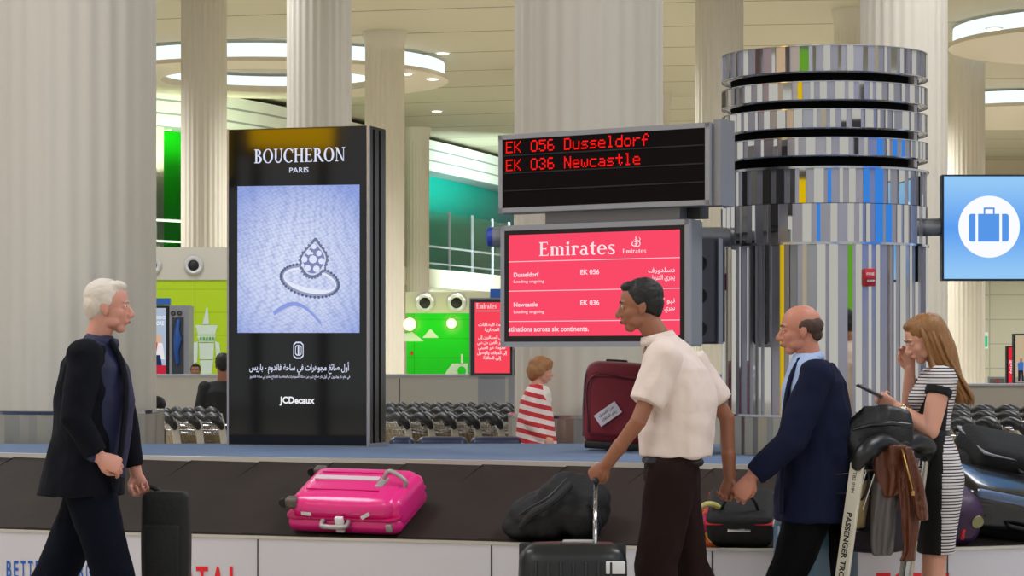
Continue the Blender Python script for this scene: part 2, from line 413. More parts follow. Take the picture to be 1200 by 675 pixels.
# ------------------------------------------------------------------ fluted columns
def column(px, d, r, top=None, base=False, n=26, label='', grp=None, flare=True):
    top = top or CEIL; c = Vector((X(px, d), d, 0))
    t = thing('fluted_column', label, 'column', c, grp)
    def ring(rr, z, k=.026, sub=8):
        N = n*sub
        return [c+Vector((math.cos(2*PI*i/N)*rr*(1-k*(.5-.5*math.cos(2*PI*i/sub))), math.sin(2*PI*i/N)*rr*(1-k*(.5-.5*math.cos(2*PI*i/sub))), z)) for i in range(N)]
    bm = new(); loft(bm, [ring(r, .05), ring(r, top-1.2), ring(r, top-.5)], True)
    obj('shaft', bm, cream, t, True, 50)
    bm = new(); lathe(bm, c, [(r*.95, top-.7), (r*.985, top-.6), (r*1.03, top-.3), (r*1.1, top-.12), (r*1.13, top-.02), (r*1.13, top)], 40); obj('capital', bm, cream, t, True, 50)
    if base:
        bm = new(); N = 60; loft(bm, [[c+Vector((math.cos(2*PI*i/N)*(r*1.07+(.012 if i % 2 else 0)), math.sin(2*PI*i/N)*(r*1.07+(.012 if i % 2 else 0)), z)) for i in range(N)] for z in (0, base)])
        obj('metal_collar', bm, brushed, t)
        bm = new(); lathe(bm, c, [(r*1.09, base-.015), (r*1.1, base+.01), (r*1.0, base+.015)], 48); obj('collar_rim', bm, chrome, t)
    return t
column(85, 19, .62, base=1.02, label='wide fluted column filling the left edge of the hall')
column(690, 21, .61, base=.94, label='wide fluted column with ribbed metal foot behind the flight boards')
column(239, 61.7, .555, label='fluted column just to the left of the black advertising totem')
column(374, 43.8, .555, label='fluted column rising above the middle of the black advertising totem')
column(451, 72.4, .56, label='slim fluted column with its capital showing above the totem’s right edge')
column(487, 103, .55, label='distant green-lit column beside the teal gallery wall')
column(843, 58.4, .555, label='fluted column directly left of the mirrored drum’s top')
column(1059, 32.6, .555, base=.9, label='broad fluted column rising behind the right half of the mirrored drum')
column(1132, 75.8, .555, label='fluted column under the round ceiling disc beside the suitcase sign')
column(1002, 67.7, .555, label='column whose top peeks out above the mirrored drum')
column(623, 80.8, .555, label='distant column peeping out left of the wide middle column')
column(767, 89.8, .555, label='distant column peeping out right of the wide middle column')
column(171, 86, .6, label='distant column peeping out beside the wide left column')
column(337, 94.5, .56, label='furthest column, lit green, above the totem’s left half')
# columns of the same hall on the photographer's side, seen in the mirrors
for px, py, l in ((-8, 4, 'fluted column of the near row, left of the carousel'), (9, 2, 'fluted column of the near row, right of the carousel'), (-3.5, -12, 'fluted column by the front wall, left'), (6, -14, 'fluted column by the front wall, right')):
    t = column(600, 1, .61, label=l); t.location = (px, py, 0)
    for ch in t.children: ch.location = (0, 0, 0)

# ------------------------------------------------------------------ ceiling discs with cove light
cove = emit('cove light', (225, 240, 240), 1.3)
def disc(x, y, r, hole, label):
    t = thing('ceiling_disc', label, 'ceiling light', (x, y, CEIL-.62))
    bm = new()
    if hole:
        n = 64; R = []
        for rr, z in ((r, CEIL-.5), (r, CEIL-.62), (hole, CEIL-.62), (hole, CEIL-.42)):
            R.append([Vector((x+math.cos(2*PI*k/n)*rr, y+math.sin(2*PI*k/n)*rr, z)) for k in range(n)])
        loft(bm, R+[R[0]], False)
    else: lathe(bm, (x, y, 0), [(r, CEIL-.5), (r, CEIL-.62)], 64)
    obj('panel', bm, mat('disc panel', (205, 196, 178), .5), t)
    bm = new(); n = 64; loft(bm, [[Vector((x+math.cos(2*PI*k/n)*(r-.12), y+math.sin(2*PI*k/n)*(r-.12), z)) for k in range(n)] for z in (CEIL-.5, CEIL-.08)], False); obj('cove_light', bm, cove, t)
    if hole:
        bm = new(); loft(bm, [[Vector((x+math.cos(2*PI*k/n)*(hole+.1), y+math.sin(2*PI*k/n)*(hole+.1), z)) for k in range(n)] for z in (CEIL-.42, CEIL-.1)], False); obj('inner_cove_light', bm, cove, t)
    return t
disc(X(318, 79.5), 79.5, 5.5, 3.4, 'round ceiling disc with two glowing rings above the advertising totem')
disc(16.8, 70.6, 4.7, 0, 'round ceiling disc with a glowing rim at the top right corner')
disc(18.6, 92, 4.8, 0, 'second round glowing ceiling disc, further off behind the right one')
dl = emit('downlight lens', (255, 250, 235), 5)
for px, py, l in ((197, 63, 'left of the ceiling disc'), (519, 62, 'right of the glowing disc, upper one'), (512, 130, 'between the disc and the teal wall'), (507, 92, 'at the right tip of the disc'), (476, 86, 'on the disc beside the slim column'), (1165, 33, 'in the top right ceiling disc'), (1158, 127, 'under the second disc'), (1197, 131, 'at the right edge under the second disc'), (672, -40, 'x'), (700, -300, 'y')):
    if len(l) < 2: continue
    d = 9.1*F/(415-py); zz = CEIL
    if 'disc' in l and 'tip' in l or 'on the disc' in l or 'in the top' in l: zz = CEIL-.62; d = (zz-EYE)*F/(415-py)
    c = Vector((X(px, d), d, zz)); t = thing('downlight', 'small round ceiling downlight '+l, 'downlight', c)
    bm = new(); lathe(bm, c, [(.2, -.02), (.24, -.005), (.24, 0)], 20); obj('rim', bm, white, t)
    bm = new(); lathe(bm, c, [(.17, -.035), (.17, -.021)], 20); obj('lens', bm, dl, t)

# ------------------------------------------------------------------ unseen luminous panels, added overhead to light the near hall
lum = emit('ceiling fill panel', (246, 249, 255), PW[0])
for j, (x, y) in enumerate([(a, b) for b in (-16, -2, 12, 28, 44) for a in (-21, -7, 7, 21)]):
    t = thing('fill_light_panel', 'recessed ceiling fill panel added to light the near hall', 'ceiling light', (x, y, CEIL-.08), 'added ceiling fill panels')
    bm = new(); box(bm, (x, y, CEIL-.05), (4.3, 4.3, .1)); obj('frame', bm, white, t)
    bm = new(); quad(bm, [(x-2, y-2, CEIL-.11), (x-2, y+2, CEIL-.11), (x+2, y+2, CEIL-.11), (x+2, y-2, CEIL-.11)]); obj('diffuser', bm, lum, t)
def area(name, loc, size, power, color=(1, 1, 1), rot=(0, 0, 0), sy=None):
    l = bpy.data.lights.new(name, 'AREA'); l.energy = power; l.color = color; l.size = size
    if sy: l.shape = 'RECTANGLE'; l.size_y = sy
    o = bpy.data.objects.new(name, l); o.location = loc; o.rotation_euler = rot; COL.objects.link(o); return o
def spotl(loc, power, ang=150, color=(.98, .98, .95), up=False, r=.3):
    l = bpy.data.lights.new('hall_fill_spot', 'SPOT'); l.energy = power; l.color = color; l.spot_size = math.radians(ang); l.spot_blend = .6; l.shadow_soft_size = r
    o = bpy.data.objects.new('hall_fill_spot', l); o.location = loc; o.rotation_euler = (PI if up else 0, 0, 0); COL.objects.link(o); return o
for x, y in ((-14, 62), (0, 62), (14, 62), (-6, 76), (8, 76), (20, 80), (4, 92), (18, 96), (30, 90), (12, 110), (28, 110), (-16, 72)): spotl((x, y, CEIL-.7), PW[1])  # grid of unseen spots, added to brighten the far hall
# unseen area lamps added by the gallery to brighten its green wall
def wash(loc, target, size, power, color, sy=None):
    o = area('wall_fill_light', loc, size, power, color, sy=sy)
    o.rotation_euler = (Vector(target)-Vector(loc)).to_track_quat('-Z', 'Y').to_euler(); return o
wash((-9.6, 84.3, 5.2), (-11.8, 89, 7.6), 2.5, 750, (.8, 1, .65))
wash((2.2, 107.5, 5.3), (-2, 115, 6.6), 6, 1500, (.75, 1, .93))
w = bpy.data.worlds.new('world'); scn.world = w; w.use_nodes = True
w.node_tree.nodes['Background'].inputs[0].default_value = (.9, .925, .94, 1); w.node_tree.nodes['Background'].inputs[1].default_value = PW[2]

# bright yellow and orange walls and a blue sign on the photographer's side (they show in the mirrors and the black glass)
def lit_board(name, label, c, w, h, ang, rgb, s):
    t = thing(name, label, 'advertising board', (c[0], c[1], 0)); R = Matrix.Rotation(ang, 4, 'Z'); M = Matrix.Translation((c[0], c[1], 0)) @ R
    bm = new(); box(bm, (0, .12, c[2]), (w+.2, .2, h+.2)); 
    for sx in (-.4, .4): box(bm, (sx*w, .15, (c[2]-h/2)/2), (.12, .12, c[2]-h/2))
    xf(bm, M); obj('frame', bm, dgrey, t)
    bm = new(); quad(bm, [(-w/2, 0, c[2]-h/2), (w/2, 0, c[2]-h/2), (w/2, 0, c[2]+h/2), (-w/2, 0, c[2]+h/2)]); xf(bm, M); obj('screen', bm, emit(name+str(rgb), rgb, s), t)
lit_board('illuminated_advert_board', 'yellow lit advertising board left of the carousel', (-12.85, 4.28, 6.2), 1.15, 4.0, math.radians(128), (250, 190, 8), 6)
lit_board('illuminated_advert_board', 'orange lit advertising board left of the carousel', (-8.3, 13.7, 4.8), .8, 3.0, math.radians(95), (240, 95, 15), 1.0)
lit_board('illuminated_advert_board', 'slim yellow lit board nearer the carousel', (-8.5, 10.6, 4.8), .7, 3.0, math.radians(100), (235, 200, 10), 1.0)
lit_board('illuminated_advert_board', 'low slim yellow lit board facing the mirrored drum', (-6.7, 7.4, 1.8), .75, 3.0, math.radians(125), (235, 200, 10), 1.0)
lit_board('illuminated_advert_board', 'green lit advertising board behind the photographer', (-6, -6, 3.2), 1.2, 5.6, math.radians(160), (120, 190, 60), .8)
lit_board('illuminated_advert_board', 'blue lit sign to the right of the carousel', (5.6, 12.2, 2.55), 1.9, 1.3, math.radians(-124), (60, 140, 245), 1.1)
lit_board('illuminated_advert_board', 'tall white and blue lit sign behind the photographer', (3.4, 1.0, 3.0), .9, 3.0, math.radians(180), (90, 150, 240), 1.0)

# ------------------------------------------------------------------ carousel
FR = spline([(-9, 17.6, 0), (-6, 16.1, 0), (-4.4, 15.25, 0), (-2.9, 14.5, 0), (-1.30, 13.94, 0), (-.18, 13.56, 0), (.96, 13.11, 0), (1.88, 13.09, 0), (2.6, 13.26, 0), (3.6, 13.8, 0), (4.8, 14.9, 0), (6.0, 16.8, 0)], 16)
def offs(off, z):
    out = []
    for i, v in enumerate(FR):
        a, b = FR[max(i-5, 0)], FR[min(i+5, len(FR)-1)]; t = (b-a).normalized(); out.append(v+Vector((-t.y*off, t.x*off, z)))
    return out
BW = 1.02; ZF, ZR, ZP = .405, .80, .82
car = thing('baggage_carousel', 'long curved baggage carousel with white side panels and black sloping belt', 'baggage carousel', (0, 15, 0))
def sweep(bm, prof, mi=0, cap=True):
    R = [offs(o_, z_) for o_, z_ in prof]
    loft(bm, [[R[k][i] for k in range(len(prof))] for i in range(len(FR))], cap, mi)
bm = new(); sweep(bm, [(0, .02), (0, .436), (.03, .436), (.03, .02)]); obj('side_panel', bm, mat('white glossy panel', (203, 200, 206), .25), car, True, 30)
bm = new(); sweep(bm, [(-.006, .434), (-.006, .448), (.03, .448), (.03, .43), (.02, .43), (.02, .434)]); obj('edge_rail', bm, mat('light aluminium rail', (205, 200, 190), .3, .5), car, True, 30)
bm = new(); sweep(bm, [(.06, .0), (.06, .08), (.02, .08), (.02, .0)]); obj('plinth', bm, black, car)
# panel joints
for px in (-310, 308, 570, 835, 1110):
    best = min(range(2, len(FR)-2), key=lambda i: abs(600+F*FR[i].x/FR[i].y-px)); p = FR[best]; t = (FR[best+1]-FR[best-1]).normalized(); nn = Vector((t.y, -t.x, 0))
    bm = new(); box(bm, p+nn*.001+Vector((0, 0, .22)), (.006, .006, .42), Matrix.Rotation(math.atan2(t.y, t.x), 3, 'Z')); obj('panel_joint', bm, dgrey, car)
# belt of overlapping sloping plates
m = mat('worn rubber plates', (38, 33, 30), .75, spec=.2, bump=.12, bscale=6, stretch=(1, 1, 1)); q = NT(m)
nz = q.n('ShaderNodeTexNoise'); nz.inputs['Scale'].default_value = 3; nz.inputs['Detail'].default_value = 6
tc = q.n('ShaderNodeTexCoord'); q.nt.links.new(tc.outputs['Object'], nz.inputs['Vector'])
q.link(q.mix(nz.outputs[0], (38, 32, 28), (56, 48, 43)), q.base())
bm = new()
L = [0]
for a, b in zip(FR, FR[1:]): L.append(L[-1]+(b-a).length)
def at_len(s):
    s = max(0, min(L[-1]-.001, s))
    for i in range(len(L)-1):
        if L[i+1] > s: return FR[i].lerp(FR[i+1], (s-L[i])/(L[i+1]-L[i])), (FR[min(i+4, len(FR)-1)]-FR[max(i-4, 0)]).normalized()
def belt_pt(s, v, lift=0):       # v from 0 at the front edge to 1 at the rear rim
    p, t = at_len(s); n = Vector((-t.y, t.x, 0)); return p+n*(.06+v*(BW-.06))+Vector((0, 0, ZF+(ZR-ZF)*v+lift))
s = .4; pitch = .46
while s < L[-1]-.9:
    rows = []
    for k in range(9):
        u = k/8; r = []
        for v in [0, .04, .09, .095, .3, .5, .7, .9, 1.0]:
            sk = .38*math.sin(v*2.2)                           # crescent seams
            r.append(belt_pt(s+u*pitch*1.12+sk*.8, v, .003+.007*(1-u)-(0.02 if v < .093 else 0)))
        rows.append(r)
    loft(bm, rows, False, 0, False)
    quad(bm, [rows[0][0]-Vector((0, 0, .02)), rows[0][-1]-Vector((0, 0, .02)), rows[0][-1], rows[0][0]])
    s += pitch
obj('belt', bm, m, car, True, 30)
bm = new(); sweep(bm, [(.05, .1), (.05, ZF-.03), (BW, ZR-.03), (BW, .1)]); obj('belt_bed', bm, black, car)
bm = new(); sweep(bm, [(BW, ZR-.03), (BW, ZP+.012), (BW+.07, ZP+.012), (BW+.07, ZR-.03)]); obj('rear_rim', bm, mat('pale rim', (196, 192, 186), .3, .3), car, True, 30)
# raised island inside the carousel, carpeted in blue
m = mat('blue grey carpet', (96, 116, 146), .9, bump=.3, bscale=90, var=.12, vscale=14)
bm = new(); P = offs(BW+.06, ZP); n = len(P)
back = [Vector((p.x, min(p.y+4, 17.75+.0*p.x+max(0, (abs(p.x)-3.6))*.35), ZP)) for p in P]
top = [bm.verts.new(p) for p in P]; bk = [bm.verts.new(p) for p in back]
bot = [bm.verts.new(Vector((p.x, p.y, 0))) for p in P]; bb = [bm.verts.new(Vector((p.x, p.y, 0))) for p in back]
for i in range(n-1):
    bm.faces.new((top[i], top[i+1], bk[i+1], bk[i])); bm.faces.new((bk[i], bk[i+1], bb[i+1], bb[i])); bm.faces.new((top[i+1], top[i], bot[i], bot[i+1]))
o = obj('carpeted_island', bm, m); tag(o, 'raised island covered in blue-grey carpet inside the carousel', 'platform')
# lettering on the side panels
def on_panel(px, zc, out=.004):
    i = min(range(3, len(FR)-3), key=lambda k: abs(600+F*FR[k].x/FR[k].y-px)); a, b = FR[i-1], FR[i+1]
    # exact point
    f = (px-600)/F; k = min(range(len(FR)-1), key=lambda j: abs((FR[j].x+FR[j+1].x)/2-f*(FR[j].y+FR[j+1].y)/2))
    A, B = FR[k], FR[k+1]; dn = (B.x-A.x)-f*(B.y-A.y); tt = (f*A.y-A.x)/dn; p = A+(B-A)*tt
    t = (b-a).normalized(); n = Vector((t.y, -t.x, 0)); return plane_M(p+n*out+Vector((0, 0, zc)), t)
bm = new()
s_ = 'COMMITTED TO BETTER ENERGY'; 
for k, chv in enumerate(s_):
    px = 10.5+(k-13)*8.5
    if chv != ' ' and px > -160:
        d = 14.5; ztop = Z(656.5 if px < 60 else 658.5, on_panel(px, 0).translation.y); text_bm(chv, on_panel(px, ztop-.098), .098, 6.6/208 if chv != 'M' else 8/208, bold=.012, bm=bm)
obj('lettering', bm, mat('blue lettering', (0, 88, 185), .4), car)
def word(wd, px0, pitch, ytop, h, m_):
    bm = new()
    for k, chv in enumerate(wd):
        px = px0+k*pitch; M0 = on_panel(px, 0); text_bm(chv, on_panel(px, Z(ytop, M0.translation.y)-h), h, pitch*.8/208 if chv != 'L' else pitch*.62/208, bold=.03, bm=bm)
    obj('logo_text', bm, m_, car)
redl = mat('red lettering', (226, 22, 42), .4)
word('TOTAL', 200, 18.5, 663.5, .13, redl)
word('TOTAL', 1035, 19.5, 671, .13, redl)
# ------------------------------------------------------------------ advertising totem
TL, TR = Vector((-1.929, 17.38, ZP)), Vector((-.955, 17.06, ZP)); tw = (TR-TL).length; tx = (TR-TL).normalized(); ty = Vector((-tx.y, tx.x, 0)); TH = 2.145
T = thing('advertising_totem', 'tall black advertising totem showing a diamond ring on its screen', 'advertising totem', (TL+TR)/2+ty*.16)
R3 = Matrix.Rotation(math.atan2(tx.y, tx.x), 3, 'Z'); c0 = (TL+TR)/2
bm = new(); box(bm, c0+ty*.165+Vector((0, 0, TH/2)), (tw, .31, TH), R3); bmesh.ops.bevel(bm, geom=bm.edges[:], offset=.006, segments=2, affect='EDGES'); obj('body', bm, mat('totem lacquer', (8, 7, 8), .15, 0, .35), T)
for sgn in (-1, 1):
    bm = new(); box(bm, c0+tx*sgn*(tw/2-.004)+ty*.005+Vector((0, 0, TH/2)), (.014, .03, TH), R3); obj('edge_strip', bm, satin, T)
for k in (.1, .21): 
    bm = new(); box(bm, c0+tx*(tw/2+.001)+ty*k+Vector((0, 0, TH/2)), (.012, .012, TH-.04), R3); obj('side_groove', bm, mat('dark groove', (38, 34, 32), .3, .4), T)
bm = new(); box(bm, c0+ty*.165+Vector((0, 0, .012)), (tw+.02, .33, .024), R3); obj('foot_plate', bm, steel, T)
bm = new(); box(bm, c0-ty*.002+Vector((0, 0, TH/2)), (tw-.03, .012, TH-.02), R3); obj('front_glass', bm, gloss, T)
def tp(px, py, out=.01):         # a point on the totem's face
    u = (px-267)/165*tw; base = TL+tx*u; ray = (px-600)/F
    k = (ray*TL.y-TL.x)/(tx.x-ray*tx.y); p = TL+tx*k; return Vector((p.x, p.y, Z(py, p.y)))-ty*out
def tM(px, py, out=.012): return plane_M(tp(px, py, out), tx)
m = emit('ring screen', (170, 185, 235)); nt = m.node_tree; q = NT(m)
em = [x for x in nt.nodes if x.type == 'EMISSION'][0]
g, x, y, z = q.xyz('Object')
vo = q.n('ShaderNodeTexVoronoi'); vo.inputs['Scale'].default_value = 34; vo.inputs['Randomness'].default_value = .35
nz = q.n('ShaderNodeTexNoise'); nz.inputs['Scale'].default_value = 1.8; nz.inputs['Detail'].default_value = 1
mp = q.n('ShaderNodeMapping'); mp.inputs['Scale'].default_value = (1, 1, 1.4); mp.inputs['Rotation'].default_value = (0, .5, 0)
nt.links.new(g, mp.inputs[0])
mixv = q.n('ShaderNodeVectorMath', operation='MULTIPLY_ADD'); nt.links.new(nz.outputs['Color'], mixv.inputs[0]); mixv.inputs[1].default_value = (.25, .25, .25); nt.links.new(mp.outputs[0], mixv.inputs[2])
nt.links.new(mixv.outputs[0], vo.inputs['Vector']); nt.links.new(g, nz.inputs['Vector'])
f = q.m('MULTIPLY', vo.outputs['Distance'], .95); f = q.m('POWER', f, 2.2)
# pale in the middle, bluer at the margins as the picture on the screen is
r2 = q.m('ADD', q.m('MULTIPLY', q.m('ADD', x, .05), q.m('ADD', x, .05)), q.m('MULTIPLY', q.m('SUBTRACT', z, 1.2), q.m('SUBTRACT', z, 1.2)))
c1 = q.mix(q.m('MINIMUM', q.m('MULTIPLY', r2, 2.6), 1), (220, 228, 250), (150, 168, 226))
c2 = q.mix(q.m('MINIMUM', q.m('MULTIPLY', f, .95), 1), c1, (104, 120, 190))
nt.links.new(c2, em.inputs[0])
bm = new(); quad(bm, [tp(279, 390), tp(422, 390), tp(422, 216.5), tp(279, 218.5)]); obj('screen_picture', bm, m, T)
def soft(pts, rgbc, out, name):
    bm = new(); quad(bm, [tp(a, b, out) for a, b in pts]) if len(pts) == 4 else bm.faces.new([bm.verts.new(tp(a, b, out)) for a, b in pts]); obj(name, bm, emit('pic'+str(rgbc), rgbc), T)
# the ring: shadow, hoop of beads, pear stone
sh = [(321+56*t, 367-17*math.sin(PI*t)+12*t) for t in [k/10 for k in range(11)]]
bm = new()
for a, b in zip(sh, sh[1:]): quad(bm, [tp(a[0], a[1]-2, .013), tp(b[0], b[1]-2, .013), tp(b[0]+1, b[1]+3, .013), tp(a[0]+1, a[1]+3, .013)])
obj('ring_shadow', bm, emit('pic shadow', (140, 156, 222)), T)
def hoop(t, rx, ry): 
    a = math.radians(12); x_, y_ = math.cos(t)*rx, math.sin(t)*ry
    return 364+x_*math.cos(a)-y_*math.sin(a), 329+x_*math.sin(a)+y_*math.cos(a)
bm = new(); N = 60
for k in range(N):
    t0, t1 = (2*PI*q_/N for q_ in (k, k+1))
    quad(bm, [tp(*hoop(t0, 35, 19), .0135), tp(*hoop(t1, 35, 19), .0135), tp(*hoop(t1, 31.5, 14.5), .0135), tp(*hoop(t0, 31.5, 14.5), .0135)])
obj('ring_hoop', bm, emit('pic silver', (150, 158, 188)), T)
bm = new()
for k in range(N):
    t0, t1 = (2*PI*q_/N for q_ in (k, k+1)); w0, w1 = (11.2-2.6*max(0, math.sin(t_)) for t_ in (t0, t1))
    quad(bm, [tp(*hoop(t0, 31.5, 14.5), .0137), tp(*hoop(t1, 31.5, 14.5), .0137), tp(*hoop(t1, 30, w1), .0137), tp(*hoop(t0, 30, w0), .0137)])
obj('ring_inner_band', bm, emit('pic inner', (228, 233, 248)), T)
bm = new()
for k in range(44):
    t = 2*PI*k/44; cx_, cy_ = hoop(t, 34.5, 18.5); r_ = 1.8
    bm.faces.new([bm.verts.new(tp(cx_+r_*math.cos(a_), cy_+r_*math.sin(a_), .0145)) for a_ in [PI/3*j for j in range(6)]])
obj('ring_beads', bm, emit('pic bead', (96, 104, 140)), T)
def pear(k, n=36):
    out = []
    for i in range(n):
        t = 2*PI*i/n; x_ = math.sin(t)*(1-.42*math.cos(t)*1.0) if True else 0
        y_ = -math.cos(t); rx = 16.5*k; w_ = (1-max(0, math.cos(t))**1.5*.75)
        out.append((369+2*math.cos(t)*k+math.sin(t)*rx*w_, 303+(-math.cos(t))*23*k))
    return out
for k, c, o_, nm in ((1.0, (112, 120, 152), .0155, 'setting_rim'), (.86, (206, 212, 236), .0165, 'setting_inner'), (.76, (128, 136, 180), .0175, 'stone_bed')):
    bm = new(); bm.faces.new([bm.verts.new(tp(a, b, o_)) for a, b in pear(k)]); obj(nm, bm, emit('pic'+nm, c), T)
bm = new(); random.seed(3)
for (a, b, r_) in ((369, 289, 3.4), (363, 296, 3.2), (375, 297, 3.4), (358, 304, 3.8), (368, 304, 4.8), (378, 306, 3.8), (362, 314, 3.6), (372, 315, 4.0), (367, 297, 1.6), (380, 314, 2), (356, 311, 2)):
    ring_ = [bm.verts.new(tp(a+r_*math.cos(t), b+r_*math.sin(t), .0185)) for t in [PI/4*j for j in range(8)]]; bm.faces.new(ring_)
obj('diamonds', bm, emit('pic diamond', (222, 228, 250)), T)
bm = new()
for i, (a, b) in enumerate(pear(1.0, 30)):
    bm.faces.new([bm.verts.new(tp(a+1.5*math.cos(t), b+1.5*math.sin(t), .0187)) for t in [PI/3*j for j in range(6)]])
obj('setting_beads', bm, emit('pic setting bead', (112, 120, 152)), T)
lt = emit('screen white', (216, 222, 245)); mpx = tw/165
bm = new(); serif(bm, 'BOUCHERON', tM(351.5, 190.2), 15*mpx, 106*mpx, .06); obj('lettering', bm, lt, T)
bm = text_bm('PARIS', tM(351, 202.2), 5.6*mpx, 22.5*mpx, bold=.006); obj('lettering', bm, lt, T)
bm = text_bm('JCDecaux', tM(349, 472.6), 7.4*mpx, 41*mpx, bold=.03); obj('lettering', bm, emit('pic white2', (240, 240, 244)), T)
bm = text_bm(arabic('أول صائغ مجوهرات في ساحة فاندوم - باريس'), tM(351, 434), 7.0*mpx, 117*mpx, bold=.014); obj('lettering', bm, lt, T)
bm = text_bm(arabic('في عام دار بوشرون هي أول دار صائغ كبير من صاغة المجوهرات المعاصرة لافتتاح متجر في ساحة فاندوم'), tM(352, 442.6), 3.0*mpx, 117*mpx, bold=.01); obj('lettering', bm, lt, T)
bm = new()                      # the small octagonal emblem
def octa(r, o_): return [tp(350.5+a*r, 410.5+b*r, o_) for a, b in ((-3, -10), (3, -10), (6, -7), (6, 7), (3, 10), (-3, 10), (-6, 7), (-6, -7))]
for r0, r1 in ((1, .84), (.62, .5)):
    A, B = octa(r0, .012), octa(r1, .012)
    for k in range(8): quad(bm, [A[k], A[(k+1) % 8], B[(k+1) % 8], B[k]])
quad(bm, [tp(349.7, 416, .012), tp(351.3, 416, .012), tp(351.3, 405, .012), tp(349.7, 405, .012)])
obj('emblem', bm, lt, T)

# ------------------------------------------------------------------ mirrored drum
CX, CY, CR = 1.965, 16.12, .64
D = thing('mirrored_drum', 'large drum column clad in mirror strips with four black slots at its top', 'mirrored column', (CX, CY, ZP))
random.seed(11)
def strips(name, z0, z1, r, n, pat):
    """one ring of flat upright slats side by side, alternately mirror and satin, each turned by its own small angle"""
    bm = new(); n += n % 2; ws = [random.choice(pat)*(1 if i % 2 else .9) for i in range(n)]; tot = sum(ws); a = 0; ring = []
    for i, w_ in enumerate(ws):
        a1 = a+2*PI*w_/tot; p0 = Vector((math.cos(a)*r, math.sin(a)*r, 0)); p1 = Vector((math.cos(a1)*r, math.sin(a1)*r, 0))
        nn = Vector((math.cos((a+a1)/2), math.sin((a+a1)/2), 0)); tw_ = random.uniform(-.0016, .0016) if i % 2 else random.uniform(-.0055, .0055)
        m_ = (p0+p1)/2; h_ = (p1-p0)/2
        for e in (-1, 1): ring.append(m_+h_*e*.985+nn*(tw_*e-(.004 if i % 2 else 0))+Vector((CX, CY, 0)))
        a = a1
    N = len(ring); V = [[bm.verts.new(p+Vector((0, 0, z))) for p in ring] for z in (z0, z1)]
    ri = [Vector((CX, CY, 0))+(p-Vector((CX, CY, 0)))*.97 for p in ring]; I = [[bm.verts.new(p+Vector((0, 0, z))) for p in ri] for z in (z0, z1)]
    for i in range(N):
        j = (i+1) % N; k = (i//2) % 2 if i % 2 == 0 else 1
        bm.faces.new((V[0][i], V[0][j], V[1][j], V[1][i])).material_index = k
        bm.faces.new((V[1][i], V[1][j], I[1][j], I[1][i])).material_index = 1; bm.faces.new((V[0][j], V[0][i], I[0][i], I[0][j])).material_index = 1
    return obj(name, bm, [mirror, satin], D)
PT = [.55, .8, 1.1, 1.5]
zs = [1.063, 2.112, 2.357, 2.572]
strips('lower_mirror_slats', zs[0], zs[1]-.006, CR, 112, PT)
strips('middle_mirror_slats', zs[1]+.006, zs[2]-.004, CR+.004, 104, PT)
strips('upper_mirror_slats', zs[2], zs[3], CR-.004, 100, PT)
for z0, z1 in ((2.644, 2.75), (2.811, 2.923), (2.982, 3.089), (3.153, 3.308)):
    strips('mirror_slats', z0, z1, CR, 98, PT)
    bm = new(); lathe(bm, (CX, CY, 0), [(CR+.004, z0-.004), (CR+.008, z0+.002), (CR-.05, z0+.003), (CR-.05, z0-.004)], 64, cap=False); lathe(bm, (CX, CY, 0), [(CR-.05, z1), (CR+.006, z1), (CR+.006, z1+.005), (CR-.05, z1+.005)], 64, cap=False); obj('band_rim', bm, chrome, D, True, 30)
for z0 in (zs[1], zs[0], zs[3]):
    bm = new(); lathe(bm, (CX, CY, 0), [(CR-.02, z0-.007), (CR+.014, z0-.007), (CR+.014, z0+.007), (CR-.02, z0+.007)], 64, cap=False); obj('band_rim', bm, chrome, D, True, 30)
bm = new(); lathe(bm, (CX, CY, 0), [(CR-.055, ZP+.01), (CR-.055, 3.29)], 48); obj('core', bm, mat('slot black', (3, 3, 3), .9, 0, .1), D, True, 30)
for a in (-33, 38, 90, 142):
    a = math.radians(a); bm = new(); box(bm, (CX+math.cos(a)*(CR-.04), CY+math.sin(a)*(CR-.04), 2.94), (.05, .05, .7), Matrix.Rotation(a, 3, 'Z')); obj('slot_post', bm, satin, D)
bm = new(); N = 72; loft(bm, [[Vector((CX+math.cos(2*PI*i/N)*(CR+(.012 if i % 2 else -.004)), CY+math.sin(2*PI*i/N)*(CR+(.012 if i % 2 else -.004)), z)) for i in range(N)] for z in (ZP, zs[0]-.007)]); obj('ribbed_foot', bm, brushed, D)
for px, py, l in ((1015, 325, 'red fire alarm box on the front of the mirrored drum'), (851.5, 327, 'red fire alarm box at the left edge of the mirrored drum')):
    a = math.asin(max(-1, min(1, (X(px, 15.55)-CX)/CR*(1.0)))); p = Vector((CX+math.sin(a)*(CR+.02), CY-math.cos(a)*(CR+.02), Z(py, 15.5)))
    R = Matrix.Rotation(a, 3, 'Z'); M = Matrix.Translation(p) @ R.to_4x4()
    t = thing('fire_alarm_box', l, 'fire alarm', p)
    bm = new(); rounded(bm, M, (.074, .05, .108), .008, 2); obj('case', bm, redp, t, True, 40)
    bm = new(); box(bm, (0, -.028, -.02), (.056, .01, .03)); xf(bm, M); obj('pull_bar', bm, mat('dark red', (130, 16, 26), .4), t)
    bm = text_bm('FIRE', M @ Matrix.Translation((0, -.027, .012)) @ Matrix.Rotation(PI/2, 4, 'X'), .016, .05, bold=.02); obj('lettering', bm, white, t)
    bm = text_bm('ALARM', M @ Matrix.Translation((0, -.0345, -.027)) @ Matrix.Rotation(PI/2, 4, 'X'), .012, .05, bold=.02); obj('lettering', bm, white, t)

